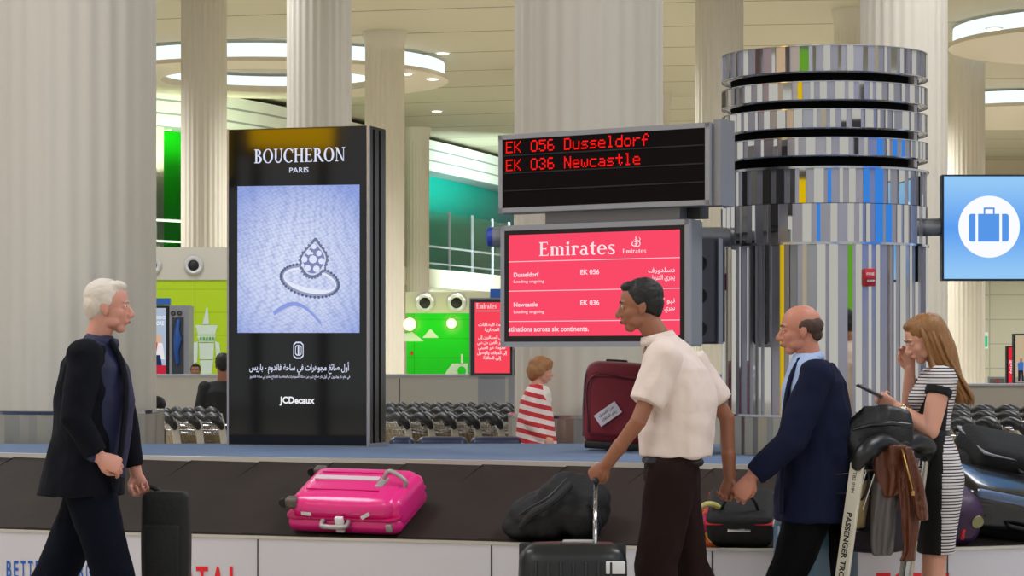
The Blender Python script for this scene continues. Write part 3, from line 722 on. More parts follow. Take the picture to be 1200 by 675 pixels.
# ------------------------------------------------------------------ flight boards on the drum
def board_frame(pl, pr, dl, dr):  # left and right outer pixel columns and distances
    A, B = Vector((X(pl, dl), dl, 0)), Vector((X(pr, dr), dr, 0)); return A, B, (B-A).normalized()
A, B, bx = board_frame(585.5, 833, 15.95, 15.05); by = Vector((-bx.y, bx.x, 0)); BL_ = (B-A).length; Rb = Matrix.Rotation(math.atan2(bx.y, bx.x), 3, 'Z')
def bp(px, z, out, A=A, bx=bx, by=by):
    r = (px-600)/F; k = (r*A.y-A.x)/(bx.x-r*bx.y); p = A+bx*k; return Vector((p.x, p.y, z))-by*out
z0, z1 = 2.315, 2.80
LB = thing('flight_number_board', 'black dot-matrix flight board with red lettering above the red screen', 'flight board', (A+B)/2+Vector((0, 0, z0)))
c = (A+B)/2+by*.09
bm = new(); box(bm, c+Vector((0, 0, (z0+z1)/2)), (BL_, .17, z1-z0), Rb); bmesh.ops.bevel(bm, geom=bm.edges[:], offset=.008, segments=2, affect='EDGES'); obj('case', bm, grey, LB)
bm = new(); fw = .035
for s_, sz, off in ((-1, (.03, .03, z1-z0), 0), (1, (.03, .03, z1-z0), 0)): box(bm, (A+B)/2+bx*s_*(BL_/2-.016)+Vector((0, 0, (z0+z1)/2)), sz, Rb)
for zz in (z0+.018, z1-.012): box(bm, (A+B)/2+Vector((0, 0, zz)), (BL_, .03, .03), Rb)
obj('bezel', bm, mat('light grey bezel', (158, 160, 166), .4, .3), LB)
bm = new(); box(bm, (A+B)/2-by*.003+Vector((0, 0, (z0+z1)/2)), (BL_-.075, .02, z1-z0-.05), Rb); obj('display_panel', bm, mat('led black', (16, 8, 8), .7, spec=.1), LB)
bm = new(); H = z1-z0-.05
for k in range(1, 4): box(bm, (A+B)/2-by*.014+Vector((0, 0, z0+.03+H*k/4)), (BL_-.075, .006, .008), Rb)
obj('row_divider', bm, black, LB)
redled = emit('red led', (255, 24, 20), 1.3); pit = 8.9*.0052/6*1.19
for k, s_ in enumerate(('EK 056 Dusseldorf', 'EK 036 Newcastle')):
    zt = z0+.03+H*(3-k)/4+(.016 if k == 0 else .013)
    bm = new(); led(bm, s_, plane_M(bp(595, zt, .018), bx), .0086, .01045); obj('lettering', bm, redled, LB)
bm = new(); box(bm, A*.18+B*.82+by*.2+Vector((0, 0, 2.5)), (.22, .1, .5), Rb); obj('mount', bm, dgrey, LB)
# right hand second face of the housing
bm = new(); box(bm, B+bx*.03+by*.1+Vector((0, 0, (z0+z1)/2+.01)), (.05, .16, z1-z0+.02), Rb); obj('end_housing', bm, steel, LB)

A2, B2, _ = board_frame(588, 809, 15.9, 15.1); W2 = (B2-A2).length; zz0, zz1 = 1.485, 2.235
ES = thing('arrivals_screen', 'large red baggage information screen under the dot-matrix flight board', 'information screen', (A2+B2)/2+Vector((0, 0, zz0)))
c = (A2+B2)/2
bm = new(); box(bm, c+by*.075+Vector((0, 0, (zz0+zz1)/2)), (W2, .14, zz1-zz0), Rb); bmesh.ops.bevel(bm, geom=bm.edges[:], offset=.008, segments=2, affect='EDGES'); obj('case', bm, grey, ES)
bm = new()
for s_ in (-1, 1): box(bm, c+bx*s_*(W2/2-.014)+Vector((0, 0, (zz0+zz1)/2)), (.03, .03, zz1-zz0), Rb)
for q_ in (zz0+.015, zz1-.015): box(bm, c+Vector((0, 0, q_)), (W2, .03, .032), Rb)
obj('bezel', bm, MATS['light grey bezel'], ES)
bm = new(); box(bm, c-by*.002+Vector((0, 0, (zz0+zz1)/2)), (W2-.055, .02, zz1-zz0-.06), Rb); obj('screen_border', bm, mat('border', (22, 12, 12), .3), ES)
SW, SH = W2-.125, zz1-zz0-.125; sc = c+Vector((0, 0, (zz0+zz1)/2+.004))
def sM(u, v, out=.018): return plane_M(sc+bx*(u-.5)*SW-by*out+Vector((0, 0, (v-.5)*SH)), bx)   # u, v from 0 to 1 over the picture
def squad(bm, u0, v0, u1, v1, out=.015): quad(bm, [sM(a, b, out).translation for a, b in ((u0, v0), (u1, v0), (u1, v1), (u0, v1))])
bm = new(); squad(bm, 0, 0, 1, 1, .013); obj('screen', bm, emit('pink red screen', (250, 74, 104)), ES)
bm = new()
for v in (.735, .445, .145): squad(bm, 0, v-.0035, 1, v+.0035)
obj('divider_lines', bm, emit('screen pink white', (250, 205, 215)), ES)
sw = emit('screen letter', (250, 226, 232)); H_ = SH
bm = new(); serif(bm, 'Emirates', sM(.41, .785), .135*H_, .45*SW, .05); obj('lettering', bm, sw, ES)
bm = new(); serif(bm, 'Emirates', sM(.745, .79), .04*H_, .135*SW, .05); obj('lettering', bm, sw, ES)
def emblem(bm, fn):              # the airline's calligraphic drop: strokes of tapering width
    for pts, w_ in (([(-.2, -.9), (.5, -.95), (.95, -.5), (.8, .0), (.2, .15)], .2), ([(-.8, .0), (-.95, -.5), (-.4, -.8), (.1, -.6), (.35, -.2)], .2), ([(-.6, .25), (-.2, .05), (.3, .1), (.6, .35)], .17), ([(-.3, .6), (.0, .35), (.35, .45)], .15), ([(.05, 1.15), (-.1, .8), (.15, .6), (.1, .2)], .15), ([(.7, .1), (1.0, .5), (.75, .9)], .13), ([(-.3, -.45), (.1, -.3), (-.1, -.0)], .15)):
        p = spline([(a, b, 0) for a, b in pts], 5)
        for a, b in zip(p, p[1:]):
            t = (b-a).normalized(); n_ = Vector((-t.y, t.x, 0))*w_/2; quad(bm, [fn(a-n_), fn(b-n_), fn(b+n_), fn(a+n_)])
bm = new(); emblem(bm, lambda p: sM(.755+p.x*.024, .895+p.y*.048, .019).translation); obj('emblem', bm, sw, ES)
for s_, u, v, hh, ww, al in (('Dusseldorf', .03, .585, .044, .152, 'LEFT'), ('Loading ongoing', .03, .525, .03, .185, 'LEFT'), ('EK 056', .43, .595, .048, .11, 'LEFT'), ('Newcastle', .03, .29, .044, .145, 'LEFT'), ('Loading ongoing', .03, .225, .03, .185, 'LEFT'), ('EK 036', .43, .298, .048, .11, 'LEFT'), ('stinations across six continents.', .0, .045, .052, .48, 'LEFT')):
    bm = text_bm(s_, sM(u, v), hh*H_, ww*SW, al, .018 if hh > .035 else .004); obj('lettering', bm, sw, ES)
for s_, v, ww in (('دسلدورف', .6, .15), ('يجري التنزيل', .53, .14), ('نيو كاسل', .31, .15), ('يجري التنزيل', .24, .14)):
    s2 = ''.join('ز' if c_ == 'ز' else c_ for c_ in s_)
    bm = text_bm(arabic(s2.replace('ز', 'ر')), sM(.975, v), .045*H_, ww*SW, 'RIGHT', .014); obj('lettering', bm, sw, ES)
# bracket tube with blue cap, and the second monitor seen from behind with its round fan openings
TB = thing('mounting_tube', 'grey horizontal mounting tube with blue end cap behind the red screen', 'mounting tube', (.7, 15.9, 2.1))
zt = Z(277, 15.9); ta = Vector((X(576, 15.95), 15.98, zt)); tb = Vector((CX-.3, 15.98, zt))
bm = new(); tube(bm, [ta, tb], .062, 24); obj('tube', bm, grey, TB, True, 40)
bm = new(); tube(bm, [ta-Vector((.035, 0, 0)), ta-Vector((.025, 0, 0)), ta+Vector((.005, 0, 0))], [.04, .058, .064], 24); obj('end_cap', bm, mat('blue cap', (40, 70, 170), .3), TB, True, 40)
bm = new(); box(bm, (A+B)/2+by*.12+bx*.02+Vector((0, 0, 2.275)), (.98, .1, .1), Rb); obj('cross_plate', bm, grey, TB)
BM = thing('rear_monitor', 'back of a second dark monitor with round fan openings beside the mirrored drum', 'monitor', (1.25, 15.9, 1.5))
a_, b_ = W(806, 340, 15.62), W(846, 340, 15.72); c = (a_+b_)/2; ax = (b_-a_).normalized(); Rm = Matrix.Rotation(math.atan2(ax.y, ax.x), 3, 'Z'); zl, zh = Z(403, 15.6), Z(279, 15.6)
bm = new(); box(bm, Vector((c.x, c.y+.06, (zl+zh)/2)), ((b_-a_).length, .12, zh-zl), Rm); bmesh.ops.bevel(bm, geom=bm.edges[:], offset=.012, segments=2, affect='EDGES'); obj('case', bm, dgrey, BM)
for k in range(3):
    bm = new(); M = Matrix.Translation(Vector((c.x-.045, c.y-.008, zl+.1+k*.2))) @ Matrix.Rotation(PI/2, 4, 'X'); lathe(bm, (0, 0, 0), [(.055, 0), (.06, .004), (.05, .012), (.03, .006)], 24); xf(bm, M); obj('fan_opening', bm, black, BM, True, 40)
bm = new(); box(bm, Vector((b_.x-.02, b_.y-.02, (zl+zh)/2)), (.03, .04, zh-zl), Rm); obj('side_rail', bm, grey, BM)

# ------------------------------------------------------------------ blue suitcase sign
BS = thing('baggage_sign', 'light blue illuminated sign with a white suitcase symbol, mounted on the mirrored drum', 'sign', W(1190, 267, 15.8))
d = 15.8; xa, xb = X(1104, d), X(1104, d)+1.14; za, zb = Z(329, d), Z(204.5, d)
bm = new(); box(bm, ((xa+xb)/2, d+.05, (za+zb)/2), (xb-xa, .1, zb-za)); bmesh.ops.bevel(bm, geom=bm.edges[:], offset=.004, segments=1, affect='EDGES'); obj('case', bm, mat('navy case', (18, 40, 60), .3), BS)
m = emit('blue sign face', (110, 170, 240)); q = NT(m); em = [x for x in m.node_tree.nodes if x.type == 'EMISSION'][0]
g, x, y, z = q.xyz('Object')
t = q.m('MINIMUM', q.m('MULTIPLY', q.m('ABSOLUTE', q.m('SUBTRACT', z, .0)), 3.6), 1)
m.node_tree.links.new(q.mix(t, (92, 158, 240), (148, 200, 246)), em.inputs[0])
bm = new(); quad(bm, [(xa+.012, d-.001, za+.012), (xb-.012, d-.001, za+.012), (xb-.012, d-.001, zb-.012), (xa+.012, d-.001, zb-.012)]); obj('face', bm, m, BS)
wsign = emit('sign white', (250, 252, 255)); bsign = emit('sign blue', (88, 150, 232))
ps = 1/190.0; cxs, czs = X(1159, d), Z(265.7, d)
bm = new(); bm.faces.new([bm.verts.new((cxs+math.cos(2*PI*k/64)*36*ps, d-.003, czs+math.sin(2*PI*k/64)*36.3*ps)) for k in range(64)]); obj('symbol_disc', bm, wsign, BS)
bm = new()
def sr(x0, y0, x1, y1, r=0, rc=(0, 0, 0, 0)):   # rectangle in pixels from the disc's centre; rc rounds bl, br, tr, tl
    P_ = []
    for (cx_, cy_, s0), rr_ in zip(((x0, y0, 180), (x1, y0, 270), (x1, y1, 0), (x0, y1, 90)), rc):
        if rr_:
            ox, oy = (rr_ if cx_ == x0 else -rr_), (rr_ if cy_ == y0 else -rr_)
            for j in range(6): a = math.radians(s0+j*18); P_.append((cx_+ox+math.cos(a)*rr_, cy_+oy+math.sin(a)*rr_))
        else: P_.append((cx_, cy_))
    bm.faces.new([bm.verts.new((cxs+a*ps, d-.005, czs+b*ps)) for a, b in P_])
sr(-24, -17.5, -16, 15, rc=(3, 0, 0, 3)); sr(-13, -17.5, 12, 15); sr(15, -17.5, 23, 15, rc=(0, 3, 3, 0))
sr(-6.5, 15, -4.5, 22); sr(4.5, 15, 6.5, 22); sr(-6.5, 20.5, 6.5, 22.5)
obj('suitcase_symbol', bm, bsign, BS)
bm = new(); zt = Z(266, 15.9); tube(bm, [(CX+.5, 15.95, zt), (xa+.02, 15.9, zt)], .055, 24); obj('mounting_arm', bm, grey, BS, True, 40)
bm = new(); tube(bm, [(CX+.56, 15.95, zt), (CX+.6, 15.95, zt)], .064, 24); obj('arm_collar', bm, dgrey, BS, True, 40)

# ------------------------------------------------------------------ small portrait screen and pole further back
d = 28; xa, xb, za, zb = X(550, d), X(602, d), Z(441.5, d), Z(349, d)
PS = thing('portrait_screen', 'small upright red screen with Arabic text left of the large red screen', 'information screen', ((xa+xb)/2, d, 0))
bm = new(); box(bm, ((xa+xb)/2, d+.07, (za+zb)/2), (xb-xa, .14, zb-za)); obj('case', bm, grey, PS)
bm = new(); box(bm, ((xa+xb)/2, d-.003, (za+zb)/2), (xb-xa-.03, .01, zb-za-.03)); obj('screen_border', bm, gloss, PS)
e_ = .06; bm = new(); quad(bm, [(xa+e_, d-.01, za+e_-.02), (xb-e_+.02, d-.01, za+e_-.02), (xb-e_+.02, d-.01, zb-e_+.01), (xa+e_, d-.01, zb-e_+.01)]); obj('screen', bm, emit('portrait red', (248, 70, 88)), PS)
pm = lambda px, py: plane_M(Vector((X(px, d), d-.014, Z(py, d))), (1, 0, 0))
bm = new(); serif(bm, 'Emirates', pm(570, 361.5), .058, .22, .05); obj('lettering', bm, sw, PS)
bm = new(); box(bm, ((xa+xb)/2+.01, d-.014, Z(364.5, d)), (xb-xa-.12, .003, .006)); obj('divider_line', bm, sw, PS)
for py, s_, wd in ((382, 'خدمة البطاقات', .3), (388, 'المطارية', .16), (397, 'يرجى المسافرين إلى', .3), (403, 'تطوير بالعين من دبي', .32), (409, 'حكومة عبر المبنى', .3), (415, 'إلى الموقف والوصول', .33), (421, 'إلى الحافلة', .2)):
    bm = text_bm(arabic(s_), pm(576.5, py), .035, wd, bold=.02); obj('lettering', bm, sw, PS)
bm = new(); box(bm, ((xa+xb)/2, d+.1, za/2), (.3, .1, za)); obj('stand', bm, steel, PS)
bm = new(); box(bm, (X(585, d), d+.1, zb+.05), (.2, .1, .1)); obj('top_camera', bm, mat('blue cap2', (40, 100, 190), .3), PS)
d = 29; KP = thing('service_kiosk', 'grey kiosk pillar with dark window behind the small red screen', 'kiosk', (X(607, d), d, 0))
bm = new(); box(bm, (X(606, d), d+.2, Z(400, d)/2+.2), (.2, .3, Z(400, d)+.5)); obj('body', bm, steel, KP)
bm = new(); box(bm, (X(606, d), d+.04, Z(425, d)), (.12, .02, .3)); obj('window', bm, gloss, KP)

# ------------------------------------------------------------------ counters, nozzles, wall graphics
def counter(label, x0, x1, d, top, m_):
    t = thing('service_counter', label, 'counter', ((x0+x1)/2, d+.4, 0))
    bm = new(); box(bm, ((x0+x1)/2, d+.4, top/2), (x1-x0, .8, top)); obj('body', bm, m_, t)
    bm = new(); box(bm, ((x0+x1)/2, d+.4, top+.012), (x1-x0+.06, .86, .025)); obj('worktop', bm, steel, t)
    n_ = max(2, int((x1-x0)/1.2))
    for k in range(1, n_):
        bm = new(); box(bm, (x0+(x1-x0)*k/n_, d-.002, top/2), (.012, .01, top-.05)); obj('joint', bm, dgrey, t)
counter('brushed steel service counter running behind the totem and the trolleys', X(150, 35), X(1105, 35), 35, Z(441, 35), brushed)
counter('grey stone counter behind the trolleys at the right edge', X(1112, 36), X(1290, 36), 36, Z(452, 36), mat('taupe counter', (150, 142, 128), .4, .1))
def gwall_pt(px, off, z):
    pts = gpath(off); f = (px-600)/F
    for a, b in zip(pts, pts[1:]):
        s0, s1 = a.x-f*a.y, b.x-f*b.y
        if s0 <= 0 <= s1 or s1 <= 0 <= s0:
            k = s0/(s0-s1); p = a+(b-a)*k; t = (b-a).normalized(); return p, t
for px, py, l in ((178, 311, 'left of the pair beside the wide left column'), (227, 311, 'in the beige band just left of the totem'), (498, 355, 'left one above the bright green panel'), (535, 355, 'right one above the bright green panel')):
    d = 49.95 if px < 300 else 59.95; p = W(px, py, d); M = plane_M(p, (1, 0, 0)) @ Matrix.Scale(d/92, 4)
    th = thing('air_nozzle', 'round air nozzle with black centre, '+l, 'air nozzle', p)
    bm = new(); lathe(bm, (0, 0, 0), [(.34, 0), (.34, .05), (.28, .12), (.2, .1), (.18, .02)], 32); xf(bm, M); obj('ring', bm, mat('nozzle white', (205, 205, 205), .35, .3), th, True, 40)
    bm = new(); ell(bm, (0, 0, .06), (.2, .2, .12), u=24); xf(bm, M); obj('nozzle_ball', bm, black, th, True)
def wq(bm, px_py, off=1.23):
    vs = []
    for px, py in px_py:
        d = (50 if px < 300 else 60)-.01-(off-1.23); vs.append(bm.verts.new((X(px, d), d, Z(py, d))))
    bm.faces.new(vs)
wg = mat('white wall graphic', (196, 212, 196), .5)
g1 = thing('wall_graphic', 'white robot-like tower figure drawn on the lime wall', 'wall graphic', W(240, 430, 49.9))
for nm, P_ in (('spire', [(237, 380), (245, 380), (243.5, 361), (242, 360)]), ('crown', [(229, 381), (255, 381), (252, 392), (232, 392)]), ('head', [(231, 393), (253, 393), (251, 401), (233, 401)]), ('chest', [(233, 402), (251, 402), (250, 421), (234, 421)]), ('lower_body', [(234, 422), (250, 422), (247, 444), (237, 444)]), ('arm', [(226, 402), (232, 400), (231, 424), (224, 428)]), ('arm', [(252, 400), (257, 402), (260, 428), (254, 424)]), ('lower_arm', [(223, 429), (229, 426), (228, 445), (225, 445)]), ('lower_arm', [(255, 426), (260, 429), (259, 445), (256, 445)])):
    bm = new(); wq(bm, P_); obj(nm, bm, wg, g1)
bm = new()
for k in range(5): wq(bm, [(234+k*3.6, 395), (236.4+k*3.6, 395), (236.4+k*3.6, 398.5), (234+k*3.6, 398.5)], 1.25)
obj('chest_windows', bm, mat('green dots', (70, 160, 60), .4), g1)
g2 = thing('wall_graphic', 'white triangles and arch drawn on the bright green wall', 'wall graphic', W(510, 430, 59.9))
for nm, P_ in (('triangle', [(495, 396), (514.5, 396), (504.5, 385)]), ('triangle', [(474, 391), (483, 389), (497, 400), (474, 400)]), ('arch', [(519, 443), (524, 434), (530, 426), (548, 426), (548, 443)]), ('pole', [(540, 415), (542.5, 415), (542.5, 427), (540, 427)])):
    bm = new(); wq(bm, P_); obj(nm, bm, wg, g2)
bm = new()
vs = []
for k in range(16):
    a = 2*PI*k/16; vs.append((541+5*math.cos(a), 435+5.8*math.sin(a)))
wq(bm, vs, 1.25); obj('round_window', bm, MATS['panel (10, 196, 14)'], g2)
bm = new(); wq(bm, [(481, 412), (484, 412), (484, 416), (481, 416)], 1.25); obj('red_mark', bm, redp, g2)
gl = emit('wall spotlight', (235, 255, 120), 6)
for px, py, r_, l in ((480, 380, .22, 'left spotlight on the bright green wall'), (529, 379, .17, 'right spotlight on the bright green wall'), (199, 147, .16, 'spotlight at the top of the green gallery wall'), (212, 149, .12, 'second spotlight on the green gallery wall'), (505, 194, .13, 'spotlight at the left end of the teal gallery wall'), (563, 200, .1, 'spotlight further right on the teal gallery wall')):
    p, t = gwall_pt(px, .5, 0); p = Vector((p.x, p.y, Z(py, p.y)))
    if py > 300: p = W(px, py, 59.7); t = Vector((1, 0, 0)); r_ *= .6
    th = thing('spotlight', l, 'spotlight', p)
    bm = new(); ell(bm, p, (r_, .08, r_)); obj('lens', bm, gl if px < 500 or px == 529 else emit('teal spot', (120, 255, 200), 3), th, True)
    bm = new(); n_ = Vector((t.y, -t.x, 0)); tube(bm, [p-n_*.25, p-n_*.02], [r_*1.1, r_*1.15], 16); obj('housing', bm, white, th, True, 40)
    L_ = bpy.data.lights.new('spot_glow', 'POINT'); L_.energy = 13 if py > 300 else 90; L_.color = (.75, 1, .25) if px < 500 or px == 529 else (.3, 1, .8); L_.shadow_soft_size = .2
    lo = bpy.data.objects.new('spot_glow', L_); lo.location = p+n_*.5; COL.objects.link(lo)

# left advert screen with woman in white, and the grey kiosk beside it
d = 38; xa, xb, za, zb = X(150, d), X(197.5, d), .6, Z(358, d)
AS = thing('advert_screen', 'upright screen showing a woman in white with a blue case, left of the grey kiosk', 'advertising screen', ((xa+xb)/2, d, 0))
bm = new(); box(bm, ((xa+xb)/2, d+.08, (za+zb)/2), (xb-xa, .15, zb-za)); box(bm, ((xa+xb)/2, d+.1, .3), (.4, .1, .6)); obj('case', bm, black, AS)
def flat(parent, name, pts, rgbc, dd, e=True, s=1.0):
    bm = new(); bm.faces.new([bm.verts.new((X(a, d), dd, Z(b, d))) for a, b in pts]); return obj(name, bm, emit('flat'+str(rgbc), rgbc, s) if e else mat('flatm'+str(rgbc), rgbc), parent)
flat(AS, 'screen', [(150, 444), (194.5, 444), (194.5, 361), (150, 361)], (168, 182, 202), d-.004)
flat(AS, 'floor_picture', [(150, 444), (194.5, 444), (194.5, 428), (150, 428)], (186, 40, 60), d-.006)
flat(AS, 'dress_picture', [(178, 421), (193, 421), (191, 404), (188, 399), (183, 399), (179, 406)], (226, 222, 226), d-.008)
flat(AS, 'hair_picture', [(182, 402), (190, 402), (189, 394), (186.5, 391), (184, 393)], (214, 170, 140), d-.01)
flat(AS, 'scarf_picture', [(180, 416), (183, 417), (185, 402), (183, 401)], (206, 50, 44), d-.012)
flat(AS, 'case_picture', [(176, 428), (190, 428), (188, 416), (176, 416)], (34, 50, 84), d-.014)
bm = text_bm('EXPERIENCE', plane_M(Vector((X(186, d), d-.01, Z(374, d))), (1, 0, 0)), .05, .2, bold=.01); bm2 = bm
obj('lettering', bm, emit('adv white', (236, 238, 246)), AS)
bm = text_bm('MORE', plane_M(Vector((X(186, d), d-.01, Z(381, d))), (1, 0, 0)), .06, .16, bold=.02); obj('lettering', bm, emit('adv white', (236, 238, 246)), AS)
xa, xb = X(198.5, d), X(221, d)
KI = thing('vending_kiosk', 'grey metal kiosk with a tall dark window, right of the advert screen', 'kiosk', ((xa+xb)/2, d, 0))
bm = new(); box(bm, ((xa+xb)/2, d+.3, zb/2+.0), (xb-xa, .6, zb)); obj('body', bm, grey, KI)
flat(KI, 'window', [(201.5, 444), (215.5, 444), (215.5, 372), (201.5, 372)], (44, 48, 56), d-.006, False)
for px in (203, 210.5):
    bm = new(); M = plane_M(Vector((X(px, d), d-.008, Z(367, d))), (1, 0, 0)); lathe(bm, (0, 0, 0), [(.035, 0), (.035, .02), (.02, .022), (.018, .004)], 20, cap=False); xf(bm, M); obj('round_vent', bm, black, KI)
bm = new(); pts = [W(209, 376, d-.03), W(207.5, 386, d-.04), W(208, 397, d-.05), W(206.5, 412, d-.04), W(208, 425, d-.03)]; tube(bm, pts, [.03, .035, .06, .035, .03], 10, rnd=True); obj('blue_hose', bm, mat('blue hose', (24, 80, 160), .4), KI, True)
bm = new(); box(bm, (X(188, d), d+.1, zb+.06), (.28, .12, .1)); obj('top_camera', bm, mat('blue cap2', (40, 100, 190), .3), AS)

# right distance: exit sign, framed notice, two screens
d = 119.5
EX = thing('exit_sign', 'small green and white exit sign on the beige far wall', 'exit sign', W(1155, 399, d))
bm = new(); box(bm, (X(1155, d), d, Z(399, d)), (.22, .1, .76)); obj('case', bm, white, EX)
bm = new(); box(bm, (X(1155.5, d), d-.06, Z(400, d)), (.12, .02, .5)); obj('symbol', bm, emit('exit green', (40, 190, 130), 1), EX)
d = 60
NB = thing('framed_notice', 'small framed dark notice above the counter', 'notice board', W(1168, 447, d))
bm = new(); box(bm, (X(1168, d), d, Z(447, d)), (.42, .08, .22)); box(bm, (X(1168, d), d, Z(452, d)/2), (.06, .06, Z(452, d))); obj('frame', bm, grey, NB)
bm = new(); box(bm, (X(1168, d), d-.05, Z(447, d)), (.34, .03, .13)); obj('panel', bm, mat('notice', (84, 88, 82), .5), NB)
bm = new(); box(bm, (X(1168, d), d-.07, Z(447, d)), (.07, .02, .06)); obj('red_mark', bm, redp, NB)
d = 42; xa, xb, za, zb = X(1188, d), X(1240, d), Z(450, d), Z(391, d)
AD = thing('advert_screen', 'upright screen showing a walking man in a blue jacket at the right edge', 'advertising screen', ((xa+xb)/2, d, 0))
bm = new(); box(bm, ((xa+xb)/2, d+.08, (za+zb)/2), (xb-xa, .14, zb-za)); box(bm, ((xa+xb)/2, d+.1, za/2), (.3, .1, za)); obj('case', bm, black, AD)
flat(AD, 'screen', [(1190, 448.5), (1238, 448.5), (1238, 393), (1190, 393)], (190, 170, 140), d-.004)
flat(AD, 'floor_picture', [(1190, 448.5), (1238, 448.5), (1238, 436), (1190, 442)], (150, 138, 126), d-.006)
flat(AD, 'jacket_picture', [(1193, 435), (1199, 435), (1199.5, 425), (1196.5, 423), (1192.5, 426)], (64, 110, 180), d-.008)
flat(AD, 'trousers_picture', [(1193, 447), (1195.5, 447), (1196.5, 436), (1197.5, 447), (1200, 447), (1199, 434), (1193, 434)], (40, 42, 56), d-.008)
flat(AD, 'head_picture', [(1195, 424), (1198, 424), (1198, 420), (1195, 420)], (170, 120, 96), d-.008)
d = 44
RP = thing('advert_screen', 'narrow red screen partly behind the walking-man screen', 'advertising screen', (X(1184, d), d, 0))
bm = new(); box(bm, (X(1190, d), d+.08, Z(428, d)), (.3, .12, .66)); box(bm, (X(1190, d), d+.1, .55), (.1, .1, 1.1)); obj('case', bm, black, RP)
flat(RP, 'screen', [(1181.8, 450), (1197, 450), (1197, 407), (1181.8, 407)], (226, 40, 60), d-.004)
bm = text_bm(arabic('الأمتعة'), plane_M(Vector((X(1186, d), d-.01, Z(430, d))), (0, 0, 1), (-1, 0, 0)), .05, .22, bold=.02); obj('lettering', bm, sw, RP)
# navy padded bumpers behind the island
nv = mat('navy vinyl', (36, 44, 76), .4)
for (pa, pb, l) in ((456, 486, 'short left one beside the totem'), (489, 548, 'middle one of the row'), (551, 612, 'right one, under the woman in stripes')):
    bm = new(); c_ = (X(pa, 20)+X(pb, 20))/2; rounded(bm, Matrix.Translation((c_, 20, .40)), (X(pb, 20)-X(pa, 20), .3, .79), .05, 3)
    tag(obj('padded_bench', bm, nv, None, True, 40), 'low navy padded block behind the carousel island, '+l, 'bench', 'navy padded blocks')
# ------------------------------------------------------------------ luggage trolleys
sign_white = mat('sign strip white', (206, 200, 184), .4)
hblack = mat('black grip', (16, 17, 18), .42)
tan = mat('tan board', (172, 150, 108), .5)
def trolley_parts(t, M, pc=.58):
    """a luggage trolley pushed along -x of M: handle and sign post at +x, low tray in front"""
    def o(nm, bm, m, sm=True): xf(bm, M); return obj(nm, bm, m, t, sm, 40)
    bm = new(); pts = [(.30, -.30, .93), (.33, -.28, .99), (.34, -.15, 1.03), (.34, 0, 1.0), (.34, .15, 1.03), (.33, .28, .99), (.30, .30, .93)]
    tube(bm, spline(pts, 3), [.03+.016*abs(math.sin(i/18*2*PI)) for i in range(19)], 10, rnd=True); ell(bm, (.33, -.25, .99), (.05, .07, .038)); ell(bm, (.33, .25, .99), (.05, .07, .038)); o('handle', bm, hblack)
    for s in (-1, 1):
        bm = new(); rr = Matrix.Rotation(math.radians(9), 3, 'Y'); box(bm, (.235+(pc-.58)*.16, s*.285, pc), (.07, .022, .72), rr); bmesh.ops.bevel(bm, geom=bm.edges[:], offset=.004, segments=1, affect='EDGES'); o('sign_post', bm, sign_white, False)
    bm = new()
    for s in (-1, 1):
        tube(bm, [(.17, s*.27, .2), (-.42, s*.24, .17)], .014, 8); tube(bm, spline([(.30, s*.27, .93), (.2, s*.27, .3), (.15, s*.27, .18), (.3, s*.27, .14)], 5), .014, 8)
    tube(bm, [(.17, -.27, .2), (.17, .27, .2)], .012, 8); tube(bm, [(-.42, -.24, .17), (-.42, .24, .17)], .014, 8); tube(bm, [(.24, -.27, .62), (.24, .27, .62)], .012, 8)
    o('frame', bm, chrome)
    bm = new()
    for k in range(7): y = -.24+.08*k; tube(bm, [(.31, y, .9), (.22, y, .66), (.03, y, .69), (.0, y, .86)], .004, 5)
    for a, z in ((.31, .9), (.0, .86)): tube(bm, [(a, -.25, z), (a, .25, z)], .006, 6)
    for s in (-1, 1): tube(bm, [(.31, s*.25, .9), (.0, s*.25, .86)], .006, 6); tube(bm, [(.28, s*.25, .8), (.01, s*.25, .78)], .004, 5)
    o('basket', bm, chrome)
    bm = new(); box(bm, (.24, 0, .74), (.012, .48, .22), Matrix.Rotation(math.radians(9), 3, 'Y')); o('advert_board', bm, tan, False)
    bm = new(); box(bm, (-.12, 0, .19), (.58, .44, .02)); o('tray', bm, steel, False)
    for x_, y_ in ((-.36, 0), (.22, -.24), (.22, .24)):
        bm = new(); tube(bm, [(x_, y_-.02, .07), (x_, y_+.02, .07)], .07, 18); w_ = o('wheel', bm, rubber)
    return t
def trolley(label, loc, ang, grp=None, pc=.58):
    t = thing('luggage_trolley', label, 'luggage trolley', loc, grp); return trolley_parts(t, Matrix.Translation(Vector(loc)) @ Matrix.Rotation(ang, 4, 'Z'), pc)
proto = None
def cart_at(x, y, ang, label, grp):
    global proto
    if proto is None:
        proto = trolley(label, (0, 0, 0), 0, grp, .64); c = proto
    else: c = copy_tree(proto)
    c.location = (x, y, 0); c.rotation_euler = (0, 0, ang); c.scale = (.88, .88, .88); c['label'] = label; c['group'] = grp
ROWS = [  # px from, px to, distance, where
    (186, 262, 21.9, .2, 'left of the black advertising totem', 0), (186, 262, 24.2, .22, 'left of the black advertising totem', 1),
    (458, 600, 22.0, .2, 'between the totem and the woman in stripes', 0), (452, 606, 24.2, .22, 'between the totem and the woman in stripes', 1), (452, 606, 26.4, .24, 'between the totem and the woman in stripes', 2),
    (1120, 1204, 20.2, .195, 'behind the woman with the phone', 0), (1116, 1204, 22.6, .22, 'behind the woman with the phone', 1), (1116, 1204, 25.2, .24, 'behind the woman with the phone', 2)]
for pa, pb, d, st, wh, rw in ROWS:
    x = X(pa, d); nm = ('front', 'middle' if pa > 400 else 'rear', 'rear')[rw]
    while x < X(pb, d):
        cart_at(x+.24, d+.3, PI+math.radians(30), 'parked luggage trolley nested in the %s row %s' % (nm, wh), '%s row of nested trolleys %s' % (nm, wh)); x += st

